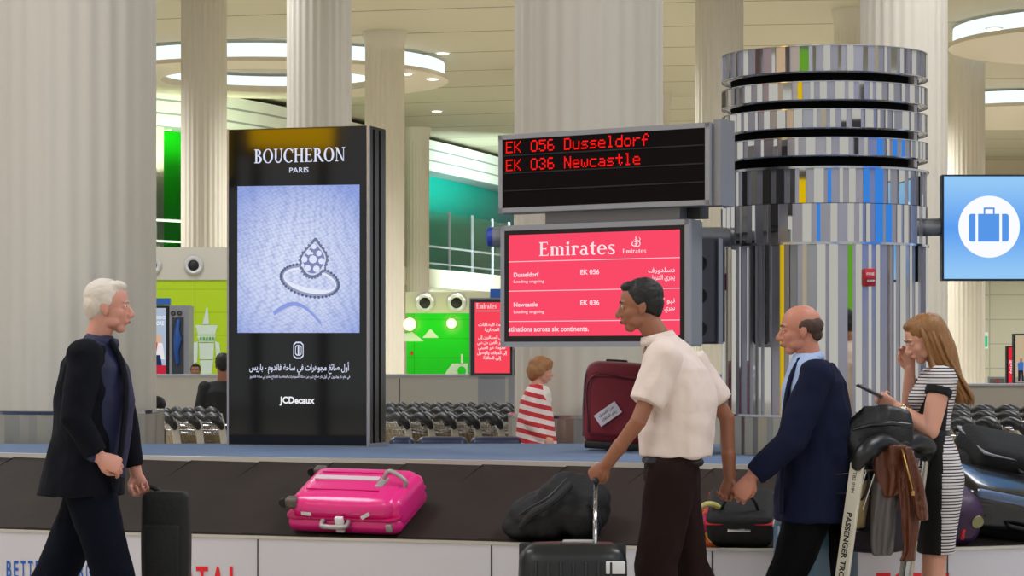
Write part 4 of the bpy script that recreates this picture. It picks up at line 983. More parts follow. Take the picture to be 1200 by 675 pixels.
# ------------------------------------------------------------------ suitcases and bags
def belt_M(px, v, lift=0, yaw=0):
    """frame lying on the belt: x along it, y up the slope, z off it"""
    best = min((k*.05 for k in range(int((L[-1]-1)/.05))), key=lambda s: abs(600+F*belt_pt(s, v).x/belt_pt(s, v).y-px))
    p = belt_pt(best, v, .012); t = at_len(best)[1]; up = (belt_pt(best, 1)-belt_pt(best, 0)).normalized(); z = t.cross(up).normalized()
    M = Matrix((t, up, z)).transposed().to_4x4(); M.translation = p+z*lift; return M @ Matrix.Rotation(yaw, 4, 'Z')
def T_(x, y, z): return Matrix.Translation((x, y, z))
def loop_handle(t, M, w, h, r, m, name='handle'):
    bm = new(); pts = [(-w/2, 0, -.01), (-w/2, 0, h*.6), (-w/2+.02, 0, h), (w/2-.02, 0, h), (w/2, 0, h*.6), (w/2, 0, -.01)]
    tube(bm, spline(pts, 4), r, 10, up=Vector((0, 1, 0))); xf(bm, M); return obj(name, bm, m, t, True, 40)
pink = mat('pink shell', (232, 40, 132), .3, bump=.04, bscale=40, coat=.3); pgrey = mat('light grey trim', (168, 162, 160), .4, .2)
M = belt_M(402, .07, 0, math.radians(-2)); Lx, Ly, Hz = .62, .46, .215
M = M @ T_(0, Ly/2, 0)
t = thing('pink_suitcase', 'bright pink hard-shell suitcase lying flat on the carousel belt', 'suitcase', M.translation)
def part(nm, bm, m, tt, Mx, sm=True): xf(bm, Mx); return obj(nm, bm, m, tt, sm, 40)
bm = new(); rounded(bm, T_(0, 0, Hz*.27), (Lx+.05, Ly, Hz*.5), .05, 5, puff=.004); part('lower_shell', bm, pink, t, M)
bm = new(); rounded(bm, T_(0, 0, Hz*.70), (Lx, Ly-.02, Hz*.62), .06, 6, puff=.012); part('upper_shell', bm, pink, t, M)
bm = new(); slab(bm, T_(.0, 0, Hz*.5), Lx+.056, Ly+.008, .010, .05); part('seam', bm, mat('deep pink', (196, 24, 104), .4), t, M)
bm = new(); rounded(bm, T_(Lx/2-.02, 0, Hz*.55), (.11, Ly*.86, Hz*.82), .05, 5); part('end_bulge', bm, pink, t, M)
bm = new(); slab(bm, T_(-.05, .03, Hz*1.01+.0135), Lx*.62, .045, .009, .006); part('centre_strip', bm, mat('pale strip', (214, 196, 204), .35), t, M)
for k in (-.11, .11): bm = new(); box(bm, (-.02, k, Hz*1.01+.0095), (Lx*.7, .005, .006)); part('groove', bm, MATS['deep pink'], t, M)
h_ = loop_handle(t, M @ T_(Lx/2-.07, 0, Hz*1.04) @ Matrix.Rotation(math.radians(35), 4, 'Y'), .12, .055, .013, pgrey, 'end_handle')
bm = new(); rounded(bm, T_(Lx/2-.14, 0, Hz*1.02), (.05, .12, .022), .008, 2); part('handle_mount', bm, pgrey, t, M)
loop_handle(t, M @ T_(-.03, -Ly/2-.002, Hz*.44) @ Matrix.Rotation(PI/2+.3, 4, 'X'), .15, .045, .014, pgrey, 'side_handle')
bm = new(); rounded(bm, T_(.005, -Ly/2-.03, Hz*.42), (.05, .03, .09), .008, 2); part('tag_sleeve', bm, mat('white tag', (226, 220, 222), .5), t, M)
for x_, y_ in ((-Lx/2, -Ly/2+.03), (-Lx/2, Ly/2-.03)):
    bm = new(); rounded(bm, T_(x_+.02, y_, Hz*.86), (.07, .06, .06), .016, 3); cg = part('corner_guard', bm, mat('dark taupe', (96, 84, 76), .5), t, M)
    bm = new(); tube(bm, [(x_-.03, y_-.014, Hz*.84), (x_-.03, y_+.014, Hz*.84)], .026, 16); part('wheel', bm, rubber, t, M)
bm = new(); rounded(bm, T_(Lx/2-.03, -Ly/2-.004, Hz*.3), (.035, .02, .045), .006, 2); part('latch', bm, pgrey, t, M)
for x_, a in ((-.2, .05), (.15, -.5)):
    bm = new(); box(bm, (x_, -Ly/2-.003, Hz*.62), (.06, .003, .02), Matrix.Rotation(a+.0, 3, 'Y')); part('sticker', bm, MATS['white tag'], t, M, False)

# red cabin case standing on the island
redc = mat('wine red fabric', (128, 14, 34), .6, bump=.15, bscale=160, sheen=.2); d = 16.45
c = Vector((X(718, d), d, ZP)); M = Matrix.Translation(c) @ Matrix.Rotation(math.radians(-12), 4, 'Z') @ Matrix.Rotation(math.radians(3), 4, 'Y')
t = thing('red_suitcase', 'dark red soft suitcase with a white paper tag standing on the blue island', 'suitcase', c)
bm = new(); rounded(bm, T_(0, .11, .30), (.42, .235, .53), .07, 5, puff=.008); part('body', bm, redc, t, M)
bm = new(); rounded(bm, T_(0.0, .0, .285), (.34, .05, .40), .03, 4, puff=.006); part('front_pocket', bm, redc, t, M)
bm = new(); pts = [(-.16, -.03, .11), (-.16, -.03, .46), (.16, -.03, .46)]; tube(bm, spline(pts, 6), .005, 6); part('zip', bm, mat('zip', (60, 10, 20), .5), t, M)
bm = new(); pts = [(-.205, .03, .08), (-.212, .03, .3), (-.2, .03, .5), (-.12, .03, .56)]; tube(bm, spline(pts, 6), .006, 6); part('piping', bm, mat('grey piping', (110, 100, 104), .5), t, M)
bm = new(); rounded(bm, T_(-.02, .1, .575), (.14, .04, .02), .008, 2); part('top_handle', bm, black, t, M)
bm = new(); rounded(bm, T_(0, .1, .03), (.38, .2, .05), .012, 2); part('base', bm, black, t, M)
bm = new(); R = Matrix.Rotation(math.radians(-38), 3, 'Y'); box(bm, (-.035, -.05, .235), (.165, .004, .085), R); bx_ = part('paper_tag', bm, mat('paper tag', (226, 214, 222), .6), t, M, False)
for k, (s_, dy) in enumerate((('من الفندق', .012), ('رقم الحافلة', -.022))):
    Mt = M @ T_(-.035, -.0535, .235) @ Matrix.Rotation(math.radians(-38), 4, 'Y') @ T_(0, 0, dy) @ Matrix.Rotation(PI/2, 4, 'X')
    obj('lettering', text_bm(arabic(s_), Mt, .018, .11, bold=.01), black, bx_)

# black holdall on the belt
fab = mat('black nylon', (9, 9, 10), .75, bump=.2, bscale=60); M = belt_M(648, .02, 0) @ T_(0, .18, 0)
t = thing('black_holdall', 'bulky black soft holdall lying on the belt behind the dark hard case', 'bag', M.translation)
bm = new()
for c_, r_ in (((-.06, 0, .11), (.22, .20, .12)), ((.08, .02, .16), (.2, .2, .16)), ((.16, -.02, .12), (.12, .18, .14)), ((-.19, -.04, .07), (.12, .15, .075)), ((.05, .03, .24), (.12, .12, .09))): ell(bm, c_, r_)
bm = solid(bm, .014, 3, .014, (9, 9, 9), 2); part('body', bm, fab, t, M)
bm = new(); tube(bm, spline([(-.16, -.16, .1), (-.06, -.2, .2), (.06, -.2, .27), (.14, -.1, .33)], 6), (.02), 8); part('strap', bm, mat('webbing', (34, 33, 36), .8), t, M)
bm = new(); tube(bm, spline([(.26, -.12, .05), (.28, -.13, .14), (.24, -.1, .24)], 6), .012, 8); part('side_strap', bm, MATS['webbing'], t, M)
bm = new(); box(bm, (.27, -.16, .13), (.03, .012, .05)); part('buckle', bm, dgrey, t, M, False)
bm = new(); tube(bm, spline([(-.24, -.1, .1), (-.1, -.16, .21), (.03, -.17, .285), (.1, -.06, .34)], 6), .006, 6); part('zip', bm, dgrey, t, M)

# dark hard case in front, rolled by the man in the white shirt
d = 11.35; dk = mat('charcoal hard shell', (22, 24, 25), .38, bump=.05, bscale=50)
c = Vector((X(671, d), d, 0)); M = Matrix.Translation(c)
t = thing('charcoal_suitcase', 'charcoal hard-shell suitcase rolled by the man in the white shirt', 'suitcase', c)
bm = new(); rounded(bm, T_(0, 0, .335), (.47, .27, .53), .07, 6, puff=.008); part('shell', bm, dk, t, M)
bm = new(); rounded(bm, T_(0, 0, .335), (.476, .02, .536), .009, 2); part('seam', bm, black, t, M)
for k in range(-3, 4): bm = new(); rounded(bm, T_(k*.055, -.145, .33), (.012, .01, .4), .004, 2); part('rib', bm, dk, t, M)
for x_ in (-.17, .17):
    for y_ in (-.09, .09): bm = new(); tube(bm, [(x_, y_-.015, .035), (x_, y_+.015, .035)], .034, 16); part('wheel', bm, rubber, t, M)
bm = new(); rounded(bm, T_(.185, -.142, .505), (.085, .012, .055), .004, 2); part('tag', bm, mat('tag', (214, 214, 216), .5), t, M)
bm = new(); rounded(bm, T_(.03, 0, .607), (.15, .04, .02), .008, 2); part('top_handle', bm, mat('handle pale', (170, 170, 168), .4), t, M)
hp = W(697, 562, 11.72)
for k in (-.055, .055):
    bm = new(); tube(bm, [c+Vector((.10, k, .58)), Vector((hp.x, hp.y+k*.8-.1, hp.z))], .008, 8); obj('telescopic_tube', bm, chrome, t, True)
bm = new(); tube(bm, [Vector((hp.x, hp.y-.17, hp.z)), Vector((hp.x, hp.y+.02, hp.z))], .015, 10, rnd=True); obj('grip', bm, black, t, True)

# colourful bag and black case on the belt behind the men's hands
M = belt_M(822, .03, 0) @ T_(0, .12, 0)
t = thing('patterned_bag', 'small pink and yellow patterned bag on the belt beside the black case', 'bag', M.translation)
m = mat('pattern', (190, 40, 90), .6); q = NT(m); vo = q.n('ShaderNodeTexVoronoi'); vo.inputs['Scale'].default_value = 14; tc = q.n('ShaderNodeTexCoord'); q.nt.links.new(tc.outputs['Object'], vo.inputs['Vector'])
cr = q.n('ShaderNodeValToRGB'); cr.color_ramp.interpolation = 'CONSTANT'; el = cr.color_ramp.elements; el[0].color = (*lin((176, 30, 84)), 1); el[1].position = .35; el[1].color = (*lin((214, 190, 90)), 1)
for p_, c_ in ((.55, (206, 92, 40)), (.72, (96, 30, 60)), (.86, (210, 60, 110))): e2 = el.new(p_); e2.color = (*lin(c_), 1)
sx = q.n('ShaderNodeSeparateColor'); q.nt.links.new(vo.outputs['Color'], sx.inputs[0]); q.nt.links.new(sx.outputs[0], cr.inputs[0]); q.nt.links.new(cr.outputs[0], q.base())
bm = new(); ell(bm, (0, 0, .08), (.085, .12, .1)); ell(bm, (0.02, -.02, .03), (.09, .12, .06)); bm = solid(bm, .01, 2, .008, (16, 16, 16), 5); part('body', bm, m, t, M)
bm = new(); tube(bm, spline([(-.03, 0, .16), (.02, -.03, .22), (.08, -.02, .2), (.1, 0, .1)], 6), .014, 8); part('strap', bm, mat('yellow strap', (196, 190, 110), .6), t, M)
M = belt_M(868, .02, 0) @ T_(0, .2, 0)
t = thing('black_suitcase', 'black suitcase with red piping and a white tag lying on the belt', 'suitcase', M.translation)
bm = new(); rounded(bm, T_(0, 0, .1), (.34, .38, .18), .04, 4, puff=.006); part('body', bm, fab, t, M)
bm = new(); rounded(bm, T_(0, 0, .15), (.346, .386, .008), .003, 2); part('piping', bm, redp, t, M)
bm = new(); rounded(bm, T_(0, -.19, .12), (.12, .02, .02), .006, 2); part('side_handle', bm, chrome, t, M)
bm = new(); rounded(bm, T_(.17, -.12, .13), (.07, .09, .012), .004, 2); part('tag', bm, MATS['tag'], t, M)
bm = new(); tube(bm, spline([(-.1, -.1, .18), (-.05, -.12, .27), (.06, -.12, .27), (.1, -.1, .18)], 6), .009, 8); part('top_handle', bm, black, t, M)

# cases piled at the right of the belt
def case(label, M, s, m, piping=None, r=.05, name='black_suitcase'):
    t = thing(name, label, 'suitcase', M.translation)
    bm = new(); rounded(bm, T_(0, 0, s[2]/2), s, r, 5, puff=.008); part('body', bm, m, t, M)
    bm = new(); rounded(bm, T_(0, 0, s[2]*.72), (s[0]+.008, s[1]+.008, .014), .005, 2); part('piping', bm, piping or mat('case piping', (54, 54, 58), .3), t, M)
    loop_handle(t, M @ T_(0, -s[1]/2, s[2]*.4) @ Matrix.Rotation(PI/2, 4, 'X'), .16, .035, .011, black, 'side_handle')
    for x_ in (-s[0]/2+.06, s[0]/2-.06):
        bm = new(); tube(bm, [(x_, s[1]/2, .03), (x_, s[1]/2+.03, .03)], .03, 14); part('wheel', bm, rubber, t, M)
    return t
shiny = mat('black polycarbonate', (15, 15, 17), .22, coat=.5)
M = belt_M(1188, .08, .0, math.radians(-4)) @ T_(0, .22, 0)
t = case('black suitcase with a blue-grey reflection along its edge, lowest on the belt right of the woman', M @ Matrix.Rotation(math.radians(10), 4, 'Y'), (.66, .42, .25), shiny)
bm = new(); rounded(bm, T_(0, -.212, .235), (.62, .03, .05), .012, 3); part('edge_reflection', bm, mat('blue grey reflection', (96, 116, 150), .18, .2), t, M @ Matrix.Rotation(math.radians(10), 4, 'Y'))  # blue reflection along the case's edge, modelled as a coloured band
for k in range(3): bm = new(); rounded(bm, T_(-.2+k*.12, -.216, .12), (.05, .006, .012), .002, 1); part('badge', bm, dgrey, t, M @ Matrix.Rotation(math.radians(10), 4, 'Y'))
M = belt_M(1196, .52, .14, math.radians(-9)) @ T_(0, .15, 0)
case('black suitcase lying askew behind and above the glossy-edged one', M @ Matrix.Rotation(math.radians(9), 4, 'Y'), (.62, .36, .16), fab, mat('pale piping', (150, 152, 160), .3))
M = belt_M(1146, .62, .10, .3) @ T_(0, .1, 0)
t = thing('black_rucksack', 'small black rucksack at the top of the case pile beside the woman’s hip', 'bag', M.translation)
bm = new(); ell(bm, (0, 0, .07), (.14, .12, .08)); ell(bm, (.1, .05, .06), (.1, .1, .06)); bm = solid(bm, .012, 2, .012, (14, 14, 14), 8); part('body', bm, fab, t, M)
bm = new(); tube(bm, spline([(-.05, -.1, .1), (.02, -.14, .14), (.1, -.1, .12)], 5), .01, 8); part('strap', bm, MATS['webbing'], t, M)
purple = mat('dark purple nylon', (52, 24, 62), .5, bump=.1, bscale=60); M = belt_M(1128, .03, 0) @ T_(0, .14, 0)
t = thing('purple_bag', 'dark purple bag with a pale round badge behind the woman’s hem', 'bag', M.translation)
bm = new(); rounded(bm, T_(0, 0, .14), (.2, .3, .26), .07, 5, puff=.02); part('body', bm, purple, t, M)
bm = new(); M2 = M @ T_(.05, -.16, .17) @ Matrix.Rotation(PI/2, 4, 'X'); tube(bm, [(0, 0, -.01), (0, 0, .014)], .032, 20); part('badge', bm, mat('badge', (140, 140, 96), .4), t, M2)
bm = new(); rounded(bm, T_(-.02, -.165, .1), (.02, .02, .06), .005, 2); part('red_label', bm, redp, t, M)
c = W(1122.5, 525, 14.2); t = thing('orange_ball_charm', 'small orange ball just behind the woman’s waist', 'ball', c)
bm = new(); ell(bm, c, .031, u=20, v=14); obj('ball', bm, mat('orange', (236, 130, 20), .4), t, True)
bm = new(); tube(bm, spline([c+Vector((0, .01, .02)), c+Vector((.0, .0, .05)), c+Vector((-.01, .03, .08))], 4), .004, 6); obj('cord', bm, black, t, True)

# ------------------------------------------------------------------ trolley beside the woman, loaded
d = 11.87; AT = math.radians(-40); tl = W(993, 560, d)-(Matrix.Rotation(AT, 3, 'Z') @ Vector((.235, -.285, 0))); tl.z = 0
TR_ = trolley('luggage trolley with PASSENGER TROLLEY on its white post, between the navy blazer and the woman', tl, AT)
Mp = Matrix.Translation(tl) @ Matrix.Rotation(AT, 4, 'Z') @ T_(.235, -.285, .58) @ Matrix.Rotation(math.radians(9), 4, 'Y') @ T_(0, -.0125, 0) @ Matrix.Rotation(PI/2, 4, 'X') @ Matrix.Rotation(-PI/2, 4, 'Z')
obj('lettering', text_bm('PASSENGER TROLLEY', Mp @ T_(.07, -.013, 0), .028, .40, bold=.03), black, TR_)
obj('lettering', text_bm('TB3 0194', Mp @ T_(-.27, -.009, 0), .018, .10, bold=.01), MATS['dark grey metal'], TR_)
bl_ = mat('blue grey hard shell', (70, 100, 122), .3)
M = Matrix.Translation(tl) @ Matrix.Rotation(AT, 4, 'Z') @ T_(-.16, -.02, .205)
t = thing('blue_suitcase', 'grey-blue suitcase standing on the trolley behind the PASSENGER TROLLEY post', 'suitcase', M.translation)
bm = new(); rounded(bm, T_(.05, 0, .24), (.24, .44, .46), .05, 5, puff=.006); part('shell', bm, bl_, t, M)
for k in (-.06, 0, .06): bm = new(); rounded(bm, T_(.05+k, -.226, .24), (.014, .01, .36), .004, 2); part('rib', bm, mat('pale rib', (150, 176, 190), .3), t, M)
M = Matrix.Translation(tl) @ Matrix.Rotation(AT, 4, 'Z') @ T_(.03, .02, .02)
t = thing('dark_cabin_bag', 'dark plum cabin bag hanging low in the trolley behind the leather jacket', 'bag', M.translation+Vector((0, 0, .5)))
bm = new(); rounded(bm, T_(.16, .05, .66), (.26, .36, .34), .06, 4, puff=.015); part('body', bm, mat('plum fabric', (34, 20, 36), .7), t, M)
bm = new(); rounded(bm, T_(.16, .05, .835), (.12, .03, .02), .006, 2); part('grip', bm, black, t, M)
leatherb = mat('black leather', (9, 9, 11), .45, bump=.15, bscale=70)
c = W(1030, 520, 12.3); t = thing('black_shoulder_bag', 'black leather shoulder bag lying over the trolley handle', 'bag', c)
def tube_px(bm, P_, rr, d0): tube(bm, [W(a, b, d0+e) for a, b, e in P_], rr, 14, rnd=True)
bm = new(); tube_px(bm, [(1002, 512, 0), (1020, 507, -.02), (1042, 504, -.03), (1064, 503, -.02)], [(.045, .09), (.05, .13), (.045, .13), (.026, .1)], 12.08)
tube_px(bm, [(997, 520, .05), (1002, 536, .03), (1010, 552, .05)], [(.06, .1), (.06, .11), (.05, .09)], 12.05)
tube_px(bm, [(1015, 520, .05), (1030, 530, .03), (1048, 538, .05)], [(.06, .1), (.06, .11), (.045, .09)], 12.1)
bm = solid(bm, .01, 3, .006, (12, 12, 12), 4); obj('body', bm, leatherb, t, True)
bm = new(); tube(bm, [W(1000, 503, 11.94), W(1020, 498, 11.92), W(1042, 496, 11.92), W(1066, 498, 11.94)], [.008, .013, .013, .01], 10, rnd=True); obj('flap_edge', bm, mat('leather edge', (30, 30, 36), .25), t, True)
bm = new(); tube(bm, spline([W(1010, 530, 11.94), W(1018, 560, 11.92), W(1012, 583, 11.93), W(1006, 585, 11.94)], 5), .006, 8); obj('strap', bm, leatherb, t, True)
# leather jacket hanging down from the handle
brl = mat('brown leather', (92, 46, 24), .42, bump=.2, bscale=45, var=.25, vscale=12); c = W(1052, 560, 11.92)
t = thing('leather_jacket', 'brown leather jacket with grey lining hanging over the trolley handle', 'jacket', c)
def sheet(P_, th, dd, wr, seed, m, name, par=t):
    """cloth panel: rows of (left px, right px, y px, depth) with thickness and folds"""
    bm = new(); rings = []
    rows_ = spline([(a, b, y) for a, b, y in P_], 5)
    for v in rows_:
        R_ = []
        for k in range(28):
            a = 2*PI*k/28; u = (1-math.cos(a))/2
            px = v.x+(v.y-v.x)*u; e = dd+math.sin(a)*th*.5+.012*math.sin(u*13+seed+v.z*.03)
            R_.append(W(px, v.z, e))
        rings.append(R_)
    loft(bm, rings, True); bm = solid(bm, .007, 2, wr, (16, 16, 5), seed); return obj(name, bm, m, par, True)
grl = mat('grey lining', (88, 82, 80), .55, bump=.1, bscale=30)
sheet([(1028, 1052, 532), (1022, 1056, 560), (1020, 1052, 590), (1019, 1050, 620), (1022, 1046, 648), (1027, 1040, 651)], .05, 11.93, .006, 3, grl, 'lining')
sheet([(1024, 1062, 522), (1024, 1068, 545), (1030, 1066, 568), (1036, 1052, 582)], .09, 11.92, .012, 7, brl, 'body')
sheet([(1050, 1070, 560), (1052, 1076, 590), (1056, 1076, 620), (1058, 1074, 645), (1053, 1073, 658)], .07, 11.92, .01, 11, brl, 'sleeve')
sheet([(1056, 1068, 524), (1060, 1080, 555), (1066, 1086, 580), (1072, 1089, 602), (1076, 1089, 610)], .06, 11.86, .008, 15, brl, 'front_panel')
bm = new(); tube(bm, [W(1057, 526, 11.83), W(1064, 552, 11.79), W(1070, 576, 11.79)], .0045, 6); obj('zip', bm, mat('brass', (190, 150, 84), .3, .9), t, True)
bm = new(); box(bm, W(1070, 578, 11.79), (.014, .01, .022)); obj('zip_pull', bm, MATS['brass'], t)
# ------------------------------------------------------------------ people
def skin_mat(n, rgb): return mat(n, rgb, .5, bump=.03, bscale=120, sub=.08)
def hand(bm, Mh, s=1.0, curl=.6, spread=1.0, side=1, thumb=.5, curls=None):
    """hand in its own frame: wrist at the origin, fingers along +x, back of the hand +z, thumb towards side*y"""
    def P(x, y, z): return Mh @ Vector((x*s, y*s*side, z*s))
    def R(r): return r*s
    U = (Mh.to_3x3() @ Vector((0, 0, 1)))
    tube(bm, [P(-.03, 0, 0), P(.0, 0, 0), P(.03, .002, 0), P(.065, .003, 0), P(.088, .002, -.002)], [(R(.027), R(.021)), (R(.028), R(.02)), (R(.037), R(.018)), (R(.042), R(.016)), (R(.038), R(.012))], 14, up=U, rnd=True)
    for i, (y, L_, r, x0) in enumerate(((.031, .072, .0088, .086), (.0105, .08, .009, .09), (-.0105, .074, .0086, .087), (-.031, .058, .0078, .08))):
        c = (curls[i] if curls else curl); a = .12+c*.25; p = Vector((x0-.012, y, 0)); pts = [p.copy()]
        for seg in (.42, .32, .26):
            a += c*(1.0 if seg < .4 else .75); sp = (y*.9)*.35*spread
            p = p+Vector((math.cos(a)*L_*seg, sp*L_*seg*8, -math.sin(a)*L_*seg)); pts.append(p.copy())
        tube(bm, [P(*q_) for q_ in pts], [R(r*1.08), R(r*1.02), R(r*.94), R(r*.8)], 10, up=U, rnd=True)
    t = thumb
    pts = [(.012, .02, -.006), (.035, .04, -.014), (.06, .05-.01*t, -.022-.012*t), (.082, .048-.022*t, -.03-.02*t)]
    tube(bm, [P(*q_) for q_ in pts], [R(.015), R(.0135), R(.0115), R(.0095)], 10, up=U, rnd=True)
def head(bm, Mh, s=1.0, fem=False, nose=1.0):
    """head in its own frame: +x the way the face looks, centre of the skull at the origin, chin at z -.118, crown at .115"""
    def E(c, r, rot=None): ell(bm, Mh @ (Vector(c)*s), tuple(v*s for v in r), Mh.to_3x3() @ (rot or Matrix.Identity(3)), 20, 14)
    E((-.008, 0, .028), (.096, .074, .087)); E((-.03, 0, .02), (.072, .07, .075))
    E((.026, 0, -.018), (.063, .06, .088)); E((.03, 0, -.05), (.052, .052, .055)); E((.056, 0, -.095), (.026, .028 if not fem else .022, .022))
    for q in (-1, 1):
        E((.045, q*.03, -.028), (.036, .028, .032)); E((.022, q*.043, -.068), (.036, .016, .024)); E((.077, q*.026, .022), (.014, .022, .009))
        E((-.006, q*.073, -.012), (.018, .009, .031), Matrix.Rotation(-.15, 3, 'Y')); E((.0, q*.071, -.034), (.009, .007, .012))
        E((.076, q*.031, .003), (.011, .016, .008)); E((.098*1.0, q*.011, -.037), (.011, .008, .008))
    tube(bm, [Mh @ (Vector(p)*s) for p in ((.083, 0, .012), (.094, 0, -.008), (.104+.006*nose, 0, -.028), (.106+.005*nose, 0, -.036))], [.008*s, .010*s, .0125*s, .0125*s], 10, rnd=True)
    E((.09, 0, -.061), (.011, .023, .006)); E((.088, 0, -.072), (.011, .02, .0065)); E((.08, 0, -.055), (.012, .02, .02))
def face_bits(t, Mh, s, lipc, browc, eyec=(60, 40, 26)):
    for q in (-1, 1):
        bm = new(); ell(bm, Mh @ (Vector((.0765, q*.031, .003))*s), .0105*s, None, 14, 10); e = obj('eye', bm, mat('eye white', (225, 220, 215), .2), t, True)
        bm = new(); ell(bm, Mh @ (Vector((.0842, q*.0318, .0025))*s), .0046*s, None, 12, 8); obj('iris', bm, mat('iris', eyec, .15), e, True)
        bm = new(); tube(bm, [Mh @ (Vector(p)*s) for p in ((.089, q*.014, .021), (.089, q*.03, .0265), (.079, q*.047, .021))], [.003*s, .0038*s, .002*s], 8, rnd=True); obj('eyebrow', bm, mat('brow'+str(browc), browc, .7), t, True)
    bm = new(); ell(bm, Mh @ (Vector((.0985, 0, -.0665))*s), (.0045*s, .019*s, .0068*s), Mh.to_3x3(), 14, 8); obj('lips', bm, mat('lips'+str(lipc), lipc, .45), t, True)
def Hm(p, yaw, pitch=0, roll=0):
    return Matrix.Translation(p) @ Matrix.Rotation(yaw, 4, 'Z') @ Matrix.Rotation(pitch, 4, 'Y') @ Matrix.Rotation(roll, 4, 'X')
def oriented(origin, xd, zd, s=1):
    x = Vector(xd).normalized(); z = Vector(zd); z = (z-x*z.dot(x)).normalized(); y = z.cross(x)
    M = Matrix((x, y, z)).transposed().to_4x4(); M.translation = origin; return M
def torso(bm, rows, n=24):
    """rows of (centre point, half depth along the facing axis fx, half width) stacked upwards"""
    loft(bm, [[Vector(c)+fx*math.cos(2*PI*k/n)*a+fy*math.sin(2*PI*k/n)*b for k in range(n)] for c, a, b, fx, fy in rows], True)
def leg_chain(bm, hip, knee, ankle, r0=.085, r1=.055, r2=.04):
    hip, knee, ankle = map(Vector, (hip, knee, ankle)); calf = knee.lerp(ankle, .3)
    tube(bm, [hip, hip.lerp(knee, .5), knee, calf, ankle], [r0, (r0+r1)/2*1.02, r1, r1*1.02, r2], 16, rnd=True)
def shoe(parent, heel, dirx, m, L_=.27, sole=black):
    d_ = Vector(dirx); d_.z = 0; d_.normalize(); c = Vector(heel); up = Vector((0, 0, 1))
    bm = new(); tube(bm, [c+up*.05, c+d_*.06+up*.055, c+d_*.14+up*.042, c+d_*.21+up*.034, c+d_*L_*.95+up*.03], [(.036, .05), (.042, .052), (.046, .04), (.045, .032), (.03, .022)], 14, rnd=True)
    tube(bm, [c+up*.03, c+up*.11-d_*.005], [.042, .04], 12, rnd=True); bm = solid(bm, .008, 2); s_ = obj('shoe', bm, m, parent, True)
    bm = new(); tube(bm, [c-d_*.01+up*.011, c+d_*.1+up*.011, c+d_*.2+up*.011, c+d_*L_+up*.012], [(.036, .011), (.036, .011), (.045, .011), (.026, .01)], 14, rnd=True); obj('sole', bm, sole, s_, True)

def walker(label, d, facing, S):
    """S: pixel positions of the joints (x, y, extra distance); facing +1 right, -1 left; the side near the camera is 'n'"""
    P = {k: W(v[0], v[1], d+(v[2] if len(v) > 2 else 0)) for k, v in S['j'].items()}
    fx, fy = Vector((facing, 0, 0)), Vector((0, 1, 0))
    ya = S.get('yaw', 0); fx = Matrix.Rotation(ya, 3, 'Z') @ fx; fy = Vector((-fx.y, fx.x, 0))
    if fy.y < 0: fy = -fy
    base = Vector(((P['hip'].x), d, 0)); t = thing('person', label, 'person', base)
    sk = S['skin']; Mh = Hm(P['head'], math.atan2(fx.y, fx.x)+S.get('hyaw', 0), S.get('pitch', 0)); hs = S.get('hs', 1.0)
    bm = new(); head(bm, Mh, hs, nose=.5)
    tube(bm, [P['head']-fx*.02-Vector((0, 0, .05)), P['neck'], P['neck']-Vector((0, 0, .06))], [.056, .058, .075], 16, rnd=True)
    torso(bm, [(P['hip'], .09, .13, fx, fy), (P['waist'], .09, .13, fx, fy), (P['chest'], .105, .15, fx, fy), (P['neck']-Vector((0, 0, .07)), .07, .13, fx, fy)])
    for q in 'nf':
        tube(bm, [P['sh'+q], P['el'+q], P['wr'+q]], [.042, .038, .027], 14, rnd=True)
        tube(bm, [P['wr'+q]-(P['wr'+q]-P['el'+q]).normalized()*.12, P['wr'+q]], [(.036), (.027)], 14, rnd=True)
        h = S['hand'+q]; dirv = (P['hd'+q]-P['wr'+q]); back = Vector(h.get('back', (0, -1, 0)))
        hand(bm, oriented(P['wr'+q], dirv, back), h.get('s', 1.02), h.get('curl', .8), side=h.get('side', 1), thumb=h.get('th', .6))
        leg_chain(bm, P['hp'+q], P['kn'+q], P['an'+q], .075, .05, .036)
        tube(bm, [P['an'+q], Vector((P['an'+q].x, P['an'+q].y, P['an'+q].z-.05))+fx*.06], [.036, .03], 10, rnd=True)
    bm = solid(bm, .0052, 2); obj('body', bm, sk, t, True)
    face_bits(t, Mh, hs, S.get('lips', (160, 96, 84)), S.get('brow', (40, 30, 24)))
    # trousers
    bm = new()
    for q in 'nf':
        hip, kn, an = P['hp'+q], P['kn'+q], P['an'+q]; tw_ = S.get('tr', (.108, .088, .072, .068))
        tube(bm, [hip+Vector((0, 0, .02)), hip.lerp(kn, .5), kn, kn.lerp(an, .5), an.lerp(kn, .04)], [tw_[0], (tw_[0]+tw_[1])/2, tw_[1], (tw_[1]+tw_[2])/2, tw_[3]], 20, rnd=True)
    torso(bm, [(P['hip']-Vector((0, 0, .06)), .125, .165, fx, fy), (P['hip']+Vector((0, 0, .04)), .125, .172, fx, fy), (P['waist']-Vector((0, 0, .02)), .115, .155, fx, fy)])
    bm = solid(bm, .011, 3, .009, (10, 10, 5), S.get('seed', 1)); obj('trousers', bm, S['trousers'], t, True)
    for q in 'nf':
        dx = fx if not S.get('toe'+q) else Vector(S['toe'+q]); shoe(t, Vector((P['an'+q].x, P['an'+q].y, max(0, P['an'+q].z-.1)))-dx*.05, dx, S.get('shoe', mat('black shoe leather', (14, 13, 13), .3)))
    return t, P, fx, fy, Mh, hs
def garment(t, name, rows, arms, m, fx, fy, wr=.008, seed=0, vox=.009, extra=None, wf=(10, 10, 7)):
    bm = new(); torso(bm, [(c, a, b, fx, fy) for c, a, b in rows])
    for a in arms: tube(bm, a[0], a[1], 18, rnd=a[2] if len(a) > 2 else False)
    if extra: extra(bm)
    bm = solid(bm, vox, 3, wr, wf, seed); return obj(name, bm, m, t, True)
